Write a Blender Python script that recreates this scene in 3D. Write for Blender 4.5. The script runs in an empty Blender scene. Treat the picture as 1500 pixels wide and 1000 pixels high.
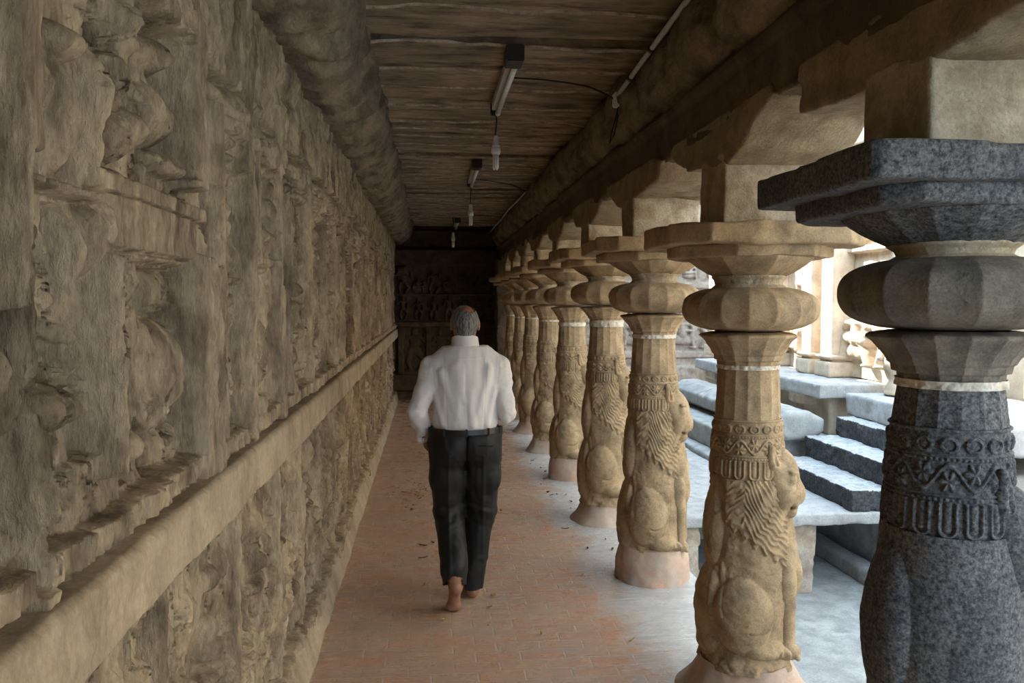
import bpy, math, random
import numpy as np
from mathutils import Vector
S = bpy.context.scene
COL = S.collection
PI = math.pi
rad = math.radians
random.seed(5)

# ------------------------------------------------------------------ helpers
def link(o, parent=None):
    COL.objects.link(o)
    if parent is not None:
        o.parent = parent
    return o

def mesh_np(name, V, F, mat, parent=None, smooth=True):
    """V (n,3), F (m,3|4) -> one linked mesh object"""
    V = np.ascontiguousarray(V, dtype=np.float32)
    F = np.ascontiguousarray(F, dtype=np.int32)
    k = F.shape[1]
    me = bpy.data.meshes.new(name)
    me.vertices.add(len(V)); me.vertices.foreach_set('co', V.ravel())
    me.loops.add(F.size); me.loops.foreach_set('vertex_index', F.ravel())
    me.polygons.add(len(F))
    me.polygons.foreach_set('loop_start', np.arange(0, F.size, k, dtype=np.int32))
    me.polygons.foreach_set('loop_total', np.full(len(F), k, dtype=np.int32))
    me.polygons.foreach_set('use_smooth', np.full(len(F), smooth, dtype=bool))
    me.update(calc_edges=True)
    me.materials.append(mat)
    return link(bpy.data.objects.new(name, me), parent)

def empty(name, loc, label=None, cat=None, group=None, rz=0.0):
    o = bpy.data.objects.new(name, None)
    o.location = loc; o.rotation_euler = (0, 0, rz)
    o.empty_display_size = .1
    link(o); tag(o, label, cat, group)
    return o

def tag(o, label=None, cat=None, group=None, kind=None):
    if label: o['label'] = label
    if cat: o['category'] = cat
    if group: o['group'] = group
    if kind: o['kind'] = kind
    return o

def struct(o): o['kind'] = 'structure'; return o

def hashf(ix, iy, iz, seed):
    h = (ix * 374761393 + iy * 668265263 + iz * 1274126177 + seed * 974634777) & 0xffffffff
    h = ((h ^ (h >> 13)) * 1274126177) & 0xffffffff
    h = h ^ (h >> 16)
    return (h & 0xffff).astype(np.float32) / 65535.0

def vnoise(x, y, z, seed=0):
    x, y, z = np.broadcast_arrays(x, y, z)
    fx = np.floor(x); fy = np.floor(y); fz = np.floor(z)
    ix = fx.astype(np.int64); iy = fy.astype(np.int64); iz = fz.astype(np.int64)
    u = (x - fx).astype(np.float32); v = (y - fy).astype(np.float32); w = (z - fz).astype(np.float32)
    u = u*u*(3-2*u); v = v*v*(3-2*v); w = w*w*(3-2*w)
    r = 0
    for a in (0, 1):
        wa = u if a else 1-u
        for b in (0, 1):
            wb = wa * (v if b else 1-v)
            for c in (0, 1):
                r = r + wb * (w if c else 1-w) * hashf(ix+a, iy+b, iz+c, seed)
    return r*2-1

def fbm(x, y, z, octv=4, seed=0, gain=.5):
    r = 0; a = 1.0; f = 1.0
    for i in range(octv):
        r = r + a*vnoise(x*f, y*f, z*f, seed+i*7)
        a *= gain; f *= 2.03
    return r

def grid_faces(nu, nv, wrap=False):
    """vertex index = i*nv + j ; i in nu, j in nv ; wrap along j"""
    i = np.arange(nu-1)[:, None]
    if wrap:
        j = np.arange(nv)[None, :]; jn = (j+1) % nv
    else:
        j = np.arange(nv-1)[None, :]; jn = j+1
    a = i*nv+j; b = i*nv+jn; c = (i+1)*nv+jn; d = (i+1)*nv+j
    return np.stack([a, b, c, d], -1).reshape(-1, 4)

# ---- signed distance fields meshed with surface nets
def nets(G, lo, h):
    ins = G < 0
    nx, ny, nz = G.shape
    cnt = np.zeros((nx-1, ny-1, nz-1), np.int8)
    for a in (0, 1):
        for b in (0, 1):
            for c in (0, 1):
                cnt += ins[a:nx-1+a, b:ny-1+b, c:nz-1+c]
    act = (cnt > 0) & (cnt < 8)
    I, J, K = np.nonzero(act)
    idx = np.full(act.shape, -1, np.int64); idx[I, J, K] = np.arange(len(I))
    P = np.zeros((len(I), 3)); N = np.zeros(len(I))
    cor = [(a, b, c) for a in (0, 1) for b in (0, 1) for c in (0, 1)]
    for p in cor:
        for ax in range(3):
            if p[ax] == 0:
                q = list(p); q[ax] = 1
                g0 = G[I+p[0], J+p[1], K+p[2]]; g1 = G[I+q[0], J+q[1], K+q[2]]
                m = (g0 < 0) != (g1 < 0)
                t = np.where(m, g0/np.where(m, g0-g1, 1), 0)
                pt = np.tile(np.array(p, float), (len(I), 1)); pt[:, ax] = t
                P += pt*m[:, None]; N += m
    V = (np.stack([I, J, K], 1) + P/np.maximum(N, 1)[:, None])*h + np.array(lo)
    F = []
    for ax in range(3):
        A = np.moveaxis(ins, ax, 0); X = np.moveaxis(idx, ax, 0)
        e = A[:-1, 1:-1, 1:-1] != A[1:, 1:-1, 1:-1]
        i, j, k = np.nonzero(e)
        q = np.stack([X[i, j, k], X[i, j+1, k], X[i, j+1, k+1], X[i, j, k+1]], 1)
        flip = A[i, j+1, k+1]
        if ax == 1: flip = ~flip
        q[~flip] = q[~flip][:, ::-1]
        F.append(q)
    F = np.concatenate(F)
    F = F[(F >= 0).all(1)]
    return V, F

class Field:
    def __init__(s, lo, hi, h):
        s.lo = np.array(lo, float); s.h = h
        s.ax = [np.arange(lo[i], hi[i]+h, h) for i in range(3)]
        s.G = np.full([len(a) for a in s.ax], 1.0, np.float32)
    def sub(s, lo, hi, m):
        sl = []; c = []
        for i in range(3):
            a = int(np.searchsorted(s.ax[i], lo[i]-m)); b = int(np.searchsorted(s.ax[i], hi[i]+m))
            sl.append(slice(a, b)); sh = [1, 1, 1]; sh[i] = -1
            c.append(s.ax[i][a:b].reshape(sh).astype(np.float32))
        return tuple(sl), c
    def comb(s, sl, d, k, op='u'):
        g = s.G[sl]
        if g.size == 0: return
        d = d.astype(np.float32)
        if op == 's': g2 = -g; 
        if op == 'u':
            m = np.minimum(g, d)
            if k > 0:
                hh = np.maximum(k-np.abs(g-d), 0)/k; m = m - hh*hh*k*.25
            s.G[sl] = m
        else:   # subtract
            m = np.maximum(g, -d)
            if k > 0:
                hh = np.maximum(k-np.abs(g+d), 0)/k; m = m + hh*hh*k*.25
            s.G[sl] = m
    def cone(s, a, b, r1, r2, k=.02, op='u'):
        a = np.array(a, float); b = np.array(b, float); R = max(r1, r2)
        sl, (x, y, z) = s.sub(np.minimum(a, b)-R, np.maximum(a, b)+R, k+.03)
        v = b-a; L = max(float(v@v), 1e-9)
        t = np.clip(((x-a[0])*v[0]+(y-a[1])*v[1]+(z-a[2])*v[2])/L, 0, 1)
        d = np.sqrt((x-a[0]-t*v[0])**2+(y-a[1]-t*v[1])**2+(z-a[2]-t*v[2])**2)-(r1+(r2-r1)*t)
        s.comb(sl, d, k, op)
    def chain(s, pts, rs, k=.02):
        for i in range(len(pts)-1): s.cone(pts[i], pts[i+1], rs[i], rs[i+1], k)
    def ell(s, c, r, k=.02, op='u', rot=None):
        c = np.array(c, float); R = max(r)
        sl, (x, y, z) = s.sub(c-R, c+R, k+.03)
        x = x-c[0]; y = y-c[1]; z = z-c[2]
        if rot is not None:
            ax, an = rot; ca, sa = math.cos(an), math.sin(an)
            if ax == 'x': y, z = ca*y+sa*z, -sa*y+ca*z
            if ax == 'y': x, z = ca*x+sa*z, -sa*x+ca*z
            if ax == 'z': x, y = ca*x+sa*y, -sa*x+ca*y
        k0 = np.sqrt((x/r[0])**2+(y/r[1])**2+(z/r[2])**2)
        k1 = np.sqrt((x/r[0]**2)**2+(y/r[1]**2)**2+(z/r[2]**2)**2)
        d = k0*(k0-1)/np.maximum(k1, 1e-6)
        s.comb(sl, d, k, op)
    def cut(s, n, o):
        """keep the side where (p-o).n < 0"""
        x, y, z = [a.reshape([-1 if i == q else 1 for q in range(3)]) for i, a in enumerate(s.ax)]
        s.G = np.maximum(s.G, ((x-o[0])*n[0]+(y-o[1])*n[1]+(z-o[2])*n[2]).astype(np.float32))
    def grids(s):
        return [a.reshape([-1 if i == q else 1 for q in range(3)]) for i, a in enumerate(s.ax)]
    def build(s, name, mat, parent=None, off=(0, 0, 0)):
        V, F = nets(s.G, s.lo, s.h)
        return mesh_np(name, V+np.array(off), F, mat, parent)

def poly_sd(px, py, poly):
    d = np.full(np.broadcast(px, py).shape, 1e9); sgn = np.ones(d.shape)
    n = len(poly)
    for i in range(n):
        ax, ay = poly[i]; bx, by = poly[i-1]
        ex, ey = bx-ax, by-ay; wx, wy = px-ax, py-ay
        t = np.clip((wx*ex+wy*ey)/(ex*ex+ey*ey), 0, 1)
        d = np.minimum(d, (wx-ex*t)**2+(wy-ey*t)**2)
        c1 = py >= ay; c2 = py < by; c3 = ex*wy > ey*wx
        fl = (c1 & c2 & c3) | (~c1 & ~c2 & ~c3)
        sgn = np.where(fl, -sgn, sgn)
    return np.sqrt(d)*sgn

def rock_V(poly, axis, a, b, h=.012, rnd=.012, amp=.006, fr=7.0, seed=0, fine=.0):
    """worn stone: polygon (in the two other axes, in xyz order) extruded along axis from a to b"""
    P = np.array(poly); oth = [i for i in range(3) if i != axis]
    m = .02+amp*2
    lo = [0]*3; hi = [0]*3
    lo[axis] = a-m; hi[axis] = b+m
    for q, i in enumerate(oth): lo[i] = P[:, q].min()-m; hi[i] = P[:, q].max()+m
    f = Field(lo, hi, h); g = f.grids()
    d2 = poly_sd(g[oth[0]], g[oth[1]], poly)+rnd
    dz = np.abs(g[axis]-(a+b)/2)-(b-a)/2+rnd
    d2, dz = np.broadcast_arrays(d2, dz)
    d = np.minimum(np.maximum(d2, dz), 0)+np.sqrt(np.maximum(d2, 0)**2+np.maximum(dz, 0)**2)-rnd
    sh = d.shape
    near = np.abs(d) < .05
    xx, yy, zz = np.broadcast_arrays(*g)
    n = fbm(xx[near]*fr, yy[near]*fr, zz[near]*fr, 4, seed)
    d = d.copy(); d[near] += amp*n
    f.G = d.astype(np.float32)
    return nets(f.G, f.lo, f.h)

def rock(name, poly, axis, a, b, mat, parent=None, off=(0, 0, 0), **k):
    V, F = rock_V(poly, axis, a, b, **k)
    return mesh_np(name, V-np.array(off), F, mat, parent)

def box_poly(x0, x1, y0, y1): return [(x0, y0), (x1, y0), (x1, y1), (x0, y1)]

def tube(name, pts, r, mat, parent=None, n=10, off=(0, 0, 0)):
    P = [Vector(p) for p in pts]; V = []; F = []
    rr = r if isinstance(r, (list, tuple)) else [r]*len(P)
    for i, p in enumerate(P):
        t = (P[min(i+1, len(P)-1)]-P[max(i-1, 0)]).normalized()
        u = t.cross(Vector((.3, .21, .93))).normalized(); w = t.cross(u)
        for j in range(n):
            a = 2*PI*j/n; V.append(tuple(p+(u*math.cos(a)+w*math.sin(a))*rr[i]-Vector(off)))
    F = [list(f) for f in grid_faces(len(P), n, True)]
    V.append(tuple(P[0]-Vector(off))); V.append(tuple(P[-1]-Vector(off)))
    c0 = len(V)-2; e = (len(P)-1)*n
    for j in range(n):
        F.append([c0, (j+1) % n, j, j]); F.append([c0+1, e+j, e+(j+1) % n, e+(j+1) % n])
    me = bpy.data.meshes.new(name)
    me.from_pydata(V, [], [f if f[2] != f[3] else f[:3] for f in F]); me.materials.append(mat)
    for p in me.polygons: p.use_smooth = True
    return link(bpy.data.objects.new(name, me), parent)

def lathe(name, prof, mat, parent=None, n=24, off=(0, 0, 0)):
    a = np.arange(n)*2*PI/n
    V = [(r*math.cos(t)+off[0], r*math.sin(t)+off[1], z+off[2]) for r, z in prof for t in a]
    return mesh_np(name, V, grid_faces(len(prof), n, True), mat, parent)

def boxes(name, lst, mat, parent=None, bev=.003, smooth=False):
    """lst of (x0,x1,y0,y1,z0,z1) joined in one part"""
    import bmesh
    bm = bmesh.new()
    for b in lst:
        r = bmesh.ops.create_cube(bm, size=1.0)
        for v in r['verts']:
            v.co = Vector(((b[0]+b[1])/2+v.co.x*(b[1]-b[0]), (b[2]+b[3])/2+v.co.y*(b[3]-b[2]), (b[4]+b[5])/2+v.co.z*(b[5]-b[4])))
    if bev: bmesh.ops.bevel(bm, geom=list(bm.edges), offset=bev, segments=2, affect='EDGES')
    me = bpy.data.meshes.new(name); bm.to_mesh(me); bm.free(); me.materials.append(mat)
    return link(bpy.data.objects.new(name, me), parent)

# ------------------------------------------------------------------ materials
class NT:
    def __init__(s, name):
        s.m = bpy.data.materials.new(name); s.m.use_nodes = True
        s.t = s.m.node_tree; s.b = s.t.nodes['Principled BSDF']
    def n(s, typ, **k):
        o = s.t.nodes.new(typ)
        for a, v in k.items():
            if a in o.inputs: o.inputs[a].default_value = v
            else: setattr(o, a, v)
        return o
    def l(s, a, b): s.t.links.new(a, b)
    def pos(s, scale=(1, 1, 1)):
        g = s.n('ShaderNodeNewGeometry'); m = s.n('ShaderNodeMapping'); m.inputs['Scale'].default_value = scale
        s.l(g.outputs['Position'], m.inputs['Vector']); return m.outputs[0]
    def noise(s, vec, scale, detail=5, rough=.6, dist=0.0):
        o = s.n('ShaderNodeTexNoise'); o.inputs['Scale'].default_value = scale; o.inputs['Detail'].default_value = detail
        o.inputs['Roughness'].default_value = rough; o.inputs['Distortion'].default_value = dist
        s.l(vec, o.inputs['Vector']); return o.outputs['Fac']
    def ramp(s, fac, lo, hi):
        o = s.n('ShaderNodeMapRange'); o.inputs['From Min'].default_value = lo; o.inputs['From Max'].default_value = hi
        s.l(fac, o.inputs['Value']); return o.outputs['Result']
    def mix(s, fac, a, b, mode='MIX'):
        o = s.n('ShaderNodeMix', data_type='RGBA', blend_type=mode)
        for sock, v in ((o.inputs[0], fac), (o.inputs[6], a), (o.inputs[7], b)):
            if hasattr(v, 'is_linked') or hasattr(v, 'links'): s.l(v, sock)
            elif isinstance(v, tuple): sock.default_value = (*v, 1)
            else: sock.default_value = v
        return o.outputs[2]
    def math(s, op, a, b=0.0):
        o = s.n('ShaderNodeMath', operation=op)
        for sock, v in ((o.inputs[0], a), (o.inputs[1], b)):
            if hasattr(v, 'links'): s.l(v, sock)
            else: sock.default_value = v
        return o.outputs[0]
    def bump(s, h, strength=.5, dist=.01, prev=None):
        o = s.n('ShaderNodeBump'); o.inputs['Strength'].default_value = strength; o.inputs['Distance'].default_value = dist
        s.l(h, o.inputs['Height'])
        if prev is not None: s.l(prev, o.inputs['Normal'])
        return o.outputs[0]

def stone(name, c1, c2, c3, big=1.2, med=9, stretch=(1, 1, 1), bump=.6, bd=.012, rough=.92, speck=.25, fine=90, pits=True):
    m = NT(name); p = m.pos(); ps = m.pos(stretch)
    a = m.ramp(m.noise(p, big, 4), .38, .62)
    b = m.ramp(m.noise(ps, med, 8, .65), .42, .66)
    f = m.noise(ps, fine, 6, .7)
    c = m.mix(a, c1, c2); c = m.mix(b, c, c3)
    fv = m.ramp(f, .25, .75)
    g = m.n('ShaderNodeMapRange'); g.inputs['To Min'].default_value = 1-speck; g.inputs['To Max'].default_value = 1+speck
    m.l(fv, g.inputs['Value'])
    comb = m.n('ShaderNodeCombineColor')
    for i in range(3): m.l(g.outputs[0], comb.inputs[i])
    c = m.mix(1.0, c, comb.outputs[0], 'MULTIPLY')
    m.l(c, m.b.inputs['Base Color']); m.b.inputs['Roughness'].default_value = rough
    m.b.inputs['Specular IOR Level'].default_value = .25
    n1 = m.bump(m.noise(ps, 28, 9, .68), bump, bd)
    n2 = m.bump(f, bump*.8, bd*.25, n1)
    if pits:
        v = m.n('ShaderNodeTexVoronoi'); v.inputs['Scale'].default_value = 55; m.l(ps, v.inputs['Vector'])
        n2 = m.bump(m.ramp(v.outputs['Distance'], .0, .35), bump*.35, bd*.35, n2)
    m.l(n2, m.b.inputs['Normal'])
    return m.m

def plain(name, c, rough=.6, metal=0, var=.1, scale=30, bump=.0, spec=.5):
    m = NT(name); p = m.pos(); f = m.ramp(m.noise(p, scale, 4), .3, .7)
    c = m.mix(f, tuple(x*(1-var) for x in c), tuple(min(1, x*(1+var)) for x in c))
    m.l(c, m.b.inputs['Base Color']); m.b.inputs['Roughness'].default_value = rough; m.b.inputs['Metallic'].default_value = metal
    m.b.inputs['Specular IOR Level'].default_value = spec
    if bump: m.l(m.bump(m.noise(p, scale*3, 5), bump, .003), m.b.inputs['Normal'])
    return m.m

M = {}
M['wall'] = stone('carved_wall_stone', (.47, .36, .225), (.35, .275, .185), (.13, .095, .062), big=1.6, med=9, stretch=(1, 1, .35), bump=1.0, bd=.022, fine=60, speck=.35)
M['band'] = stone('ledge_stone', (.41, .325, .215), (.35, .28, .195), (.23, .18, .12), big=1.2, med=6, stretch=(1, 1, .6), bump=.5, bd=.01)
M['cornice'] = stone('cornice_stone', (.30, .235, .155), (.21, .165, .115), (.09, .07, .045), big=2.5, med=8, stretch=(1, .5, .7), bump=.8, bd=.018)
M['ceil'] = stone('ceiling_stone', (.42, .31, .20), (.25, .185, .12), (.11, .08, .055), big=1.6, med=7, stretch=(.4, 1.7, 1), bump=.7, bd=.012, fine=50, pits=False)
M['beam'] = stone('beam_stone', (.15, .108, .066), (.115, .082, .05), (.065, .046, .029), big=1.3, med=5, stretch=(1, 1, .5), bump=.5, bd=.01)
M['block'] = stone('block_stone', (.54, .46, .33), (.43, .35, .235), (.28, .21, .13), big=2, med=8, bump=.8, bd=.014)
M['col'] = stone('column_sandstone', (.43, .305, .175), (.34, .24, .135), (.21, .15, .088), big=3, med=10, bump=.55, bd=.007, fine=130, speck=.3)
M['grey'] = stone('dark_granite', (.10, .10, .10), (.145, .14, .133), (.032, .035, .04), big=4, med=70, bump=.8, bd=.005, fine=150, speck=.9)
M['ringA'] = stone('weathered_grey_stone', (.17, .145, .11), (.23, .19, .14), (.10, .088, .07), big=3, med=10, bump=.8, bd=.007, fine=130, speck=.35)
M['bracket'] = stone('bracket_stone', (.37, .295, .19), (.30, .23, .145), (.19, .14, .085), big=2, med=7, bump=.7, bd=.012)
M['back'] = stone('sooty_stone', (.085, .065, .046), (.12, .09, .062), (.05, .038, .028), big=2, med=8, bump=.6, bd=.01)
M['court'] = stone('courtyard_stone', (.42, .42, .40), (.34, .345, .33), (.25, .25, .245), big=1.5, med=7, bump=.35, bd=.006)
M['stepgr'] = stone('step_granite', (.06, .063, .068), (.09, .092, .096), (.04, .042, .045), big=5, med=25, bump=1.0, bd=.014, fine=60, speck=.8)
M['steptop'] = stone('sky_painted_tread', (.48, .48, .47), (.39, .40, .40), (.27, .28, .29), big=4, med=20, bump=.5, bd=.006)  # paler than the granite: sky light painted into the tread colour
M['cream'] = stone('shrine_sandstone', (.66, .56, .43), (.58, .47, .35), (.46, .36, .26), big=1.5, med=6, bump=.5, bd=.01, speck=.12)
M['lime'] = stone('lime_mortar', (.62, .56, .46), (.55, .48, .38), (.42, .35, .26), big=6, med=20, bump=.5, bd=.004)
M['plaster'] = stone('red_plaster', (.46, .27, .18), (.48, .36, .27), (.42, .36, .30), big=3, med=8, bump=.35, bd=.005, speck=.12)
M['pink'] = stone('pale_plaster', (.48, .38, .30), (.42, .27, .19), (.36, .28, .22), big=2.5, med=9, bump=.4, bd=.006, speck=.12)
M['courtwall'] = stone('court_wall_stone', (.30, .24, .18), (.24, .19, .145), (.15, .115, .085), big=1.5, med=7, bump=.5)
M['joint'] = stone('painted_lit_edge', (.50, .42, .31), (.38, .30, .21), (.2, .15, .1), big=3, med=14, bump=.4)  # pale tone painted for slab edges that catch the light
M['paving'] = stone('pale_paving_stone', (.47, .47, .455), (.40, .40, .39), (.30, .30, .295), big=2, med=9, bump=.5, bd=.008)
M['limepost'] = stone('whitewashed_post', (.50, .45, .38), (.38, .28, .20), (.28, .22, .17), big=4, med=9, bump=.4)
M['redfloor'] = stone('red_floor_stone', (.40, .24, .19), (.34, .24, .21), (.30, .22, .19), big=2, med=9, bump=.3)
M['shirt'] = plain('shirt_cotton', (.64, .61, .585), .85, 0, .03, 60, .1, .2)
M['trouser'] = plain('trouser_cloth', (.010, .010, .0095), .55, 0, .2, 40, .08, .25)
M['belt'] = plain('belt_leather', (.008, .008, .008), .35)
M['skin'] = plain('skin', (.26, .125, .072), .5, 0, .15, 25, .1, .4)
M['sole'] = M['skin']
M['white_plastic'] = plain('white_plastic', (.82, .80, .76), .4)
M['black_metal'] = plain('black_metal', (.02, .02, .018), .5)
M['glass_tube'] = plain('milky_glass', (.85, .85, .82), .25)
M['wire'] = plain('wire_rubber', (.012, .01, .008), .6)
M['conduit'] = plain('conduit_pvc', (.5, .49, .46), .5)
M['leaf'] = plain('dry_leaf', (.36, .25, .10), .8, 0, .4, 40)
M['leafdark'] = plain('dark_leaf', (.10, .065, .035), .8, 0, .4, 40)
M['leafgreen'] = plain('yellow_leaf', (.45, .42, .06), .7, 0, .2, 40)

def hair_mat():
    m = NT('grey_hair'); p = m.pos((1, 1, .12))
    f = m.ramp(m.noise(p, 160, 4), .35, .65)
    m.l(m.mix(f, (.025, .023, .021), (.20, .19, .18)), m.b.inputs['Base Color']); m.b.inputs['Roughness'].default_value = .6
    m.l(m.bump(m.noise(p, 220, 4), .6, .003), m.b.inputs['Normal'])
    return m.m
M['hair'] = hair_mat()

def floor_mat():
    m = NT('brick_floor'); p = m.pos()
    br = m.n('ShaderNodeTexBrick'); m.l(p, br.inputs['Vector'])
    br.offset = .5; br.inputs['Scale'].default_value = 1
    br.inputs['Brick Width'].default_value = .215; br.inputs['Row Height'].default_value = .098
    br.inputs['Mortar Size'].default_value = .006; br.inputs['Mortar Smooth'].default_value = .6; br.inputs['Bias'].default_value = -.1
    br.inputs['Color1'].default_value = (.46, .245, .155, 1); br.inputs['Color2'].default_value = (.40, .28, .20, 1)
    br.inputs['Mortar'].default_value = (.46, .36, .28, 1)
    n1 = m.ramp(m.noise(p, 1.7, 5), .42, .62); n2 = m.ramp(m.noise(p, 6, 7, .7), .42, .68)
    pe = m.pos((.5, 2.5, 1)); n3 = m.ramp(m.noise(pe, 5, 7, .7), .45, .68)
    c = m.mix(m.math('MULTIPLY', n1, .6), br.outputs['Color'], (.46, .33, .215))
    c = m.mix(m.math('MULTIPLY', n2, .5), c, (.25, .185, .14))
    c = m.mix(m.math('MULTIPLY', n3, .45), c, (.48, .235, .13))
    # cement laid around the column feet
    sx = m.n('ShaderNodeSeparateXYZ'); m.l(p, sx.inputs[0])
    e = m.math('ADD', sx.outputs[0], m.math('MULTIPLY', m.math('SUBTRACT', m.noise(p, 2.4, 6, .65), .5), .8))
    cem = m.ramp(e, .92, 1.14)
    cc = m.mix(n2, (.48, .465, .44), (.36, .35, .335)); cc = m.mix(m.math('MULTIPLY', n3, .35), cc, (.36, .25, .19))
    c = m.mix(cem, c, cc)
    m.l(c, m.b.inputs['Base Color'])
    r = m.n('ShaderNodeMapRange'); r.inputs['To Min'].default_value = .22; r.inputs['To Max'].default_value = .5
    m.l(n2, r.inputs['Value']); m.l(r.outputs[0], m.b.inputs['Roughness'])
    hb = m.math('MULTIPLY', m.math('SUBTRACT', 1.0, br.outputs['Fac']), m.math('SUBTRACT', 1.0, cem))
    nb = m.bump(hb, .35, .004); nb = m.bump(m.noise(p, 40, 8, .65), .4, .006, nb); nb = m.bump(m.noise(pe, 9, 5), .4, .02, nb)
    m.l(nb, m.b.inputs['Normal'])
    return m.m
M['floor'] = floor_mat()
# ------------------------------------------------------------------ carved reliefs
class Relief:
    def __init__(s, ys, zs):
        s.y = ys; s.z = zs; s.H = np.zeros((len(ys), len(zs)), np.float32)
    def win(s, y0, y1, z0, z1):
        a, b = np.searchsorted(s.y, (y0, y1)); c, d = np.searchsorted(s.z, (z0, z1))
        return slice(a, b), slice(c, d)
    def put(s, w, v, k=.008):
        g = s.H[w]
        hh = np.maximum(k-np.abs(g-v), 0)/k
        s.H[w] = np.maximum(g, v)+hh*hh*k*.25
    def E(s, y, z, ry, rz, h, pw=.6):
        w = s.win(y-ry, y+ry, z-rz, z+rz)
        if s.H[w].size == 0: return
        d2 = ((s.y[w[0]]-y)/ry)[:, None]**2+((s.z[w[1]]-z)/rz)[None]**2
        s.put(w, (h*np.maximum(1-d2, 0)**(pw*.62)).astype(np.float32))
    def B(s, y, z, ry, rz, h, e=.012):
        w = s.win(y-ry, y+ry, z-rz, z+rz)
        if s.H[w].size == 0: return
        dy = ry-np.abs(s.y[w[0]]-y); dz = rz-np.abs(s.z[w[1]]-z)
        d = np.minimum(dy[:, None], dz[None])
        s.put(w, (h*np.clip(d/e, 0, 1)**.5).astype(np.float32))
    def C(s, y0, z0, y1, z1, r0, r1, h):
        R = max(r0, r1)
        w = s.win(min(y0, y1)-R, max(y0, y1)+R, min(z0, z1)-R, max(z0, z1)+R)
        if s.H[w].size == 0: return
        Y = s.y[w[0]][:, None]; Z = s.z[w[1]][None]
        vy, vz = y1-y0, z1-z0; L = max(vy*vy+vz*vz, 1e-9)
        t = np.clip(((Y-y0)*vy+(Z-z0)*vz)/L, 0, 1)
        d2 = ((Y-y0-t*vy)**2+(Z-z0-t*vz)**2)/(r0+(r1-r0)*t)**2
        s.put(w, (h*np.maximum(1-d2, 0)**.55).astype(np.float32))
    def fig(s, y, z, S_, h, rng, kind=0):
        """a carved figure of height S_ whose feet stand at (y, z)"""
        m = rng.choice((-1, 1)); q = S_*rng.uniform(.92, 1.06); W = q*rng.uniform(.95, 1.15)
        lean = rng.uniform(-.05, .05)*q
        top = lambda f: y+lean*f
        if kind == 1:      # seated, one leg hanging
            s.E(y, z+.16*q, .26*W, .10*q, h*.75); s.C(y-.2*W, z+.27*q, y+.16*W*m, z+.30*q, .075*q, .08*q, h)
            s.C(y+.16*W*m, z+.30*q, y+.18*W*m, z+.08*q, .07*q, .045*q, h); o = .22*q; q2 = q*.80
            z0 = z-.14*q
        else:
            o = 0; z0 = z; q2 = q
            b = rng.uniform(.04, .12)
            s.C(y-.07*W, z+.42*q, y-.11*W-b*q*.4, z+.22*q, .075*q, .055*q, h*.85); s.C(y-.11*W-b*q*.4, z+.22*q, y-.09*W, z+.03*q, .055*q, .04*q, h*.8)
            s.C(y+.07*W, z+.42*q, y+.10*W+b*q, z+.24*q, .075*q, .055*q, h*.9); s.C(y+.10*W+b*q, z+.24*q, y+.07*W, z+.03*q, .055*q, .04*q, h*.8)
            s.E(y-.10*W, z+.02*q, .07*q, .03*q, h*.9); s.E(y+.09*W, z+.02*q, .07*q, .03*q, h*.9)
            s.E(y, z+.45*q, .14*W, .09*q, h*.9)
        s.C(top(.5), z0+.50*q2, top(.8), z0+.70*q2, .085*W, .12*W, h*.9)
        s.C(top(.8)-.13*W, z0+.74*q2, top(.8)+.13*W, z0+.74*q2, .05*q, .05*q, h*.95)
        s.E(top(1), z0+.865*q2, .065*W, .075*q2, h*1.08); s.E(top(1), z0+.955*q2, .05*W, .075*q2, h*.98)
        for sd in (-1, 1):
            a = rng.random()
            sx = top(.8)+sd*.15*W; ex = sx+sd*rng.uniform(.03, .1)*q
            if a < .4: pts = ((ex, z0+.58*q2), (ex-sd*.03*q, z0+.44*q2))
            elif a < .75: pts = ((ex+sd*.03*q, z0+.62*q2), (ex+sd*.02*q, z0+.82*q2))
            else: pts = ((ex, z0+.58*q2), (top(.8)+sd*.03*q, z0+.60*q2))
            s.C(sx, z0+.73*q2, *pts[0], .045*q, .036*q, h*.85); s.C(*pts[0], *pts[1], .036*q, .03*q, h*.9)

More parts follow.
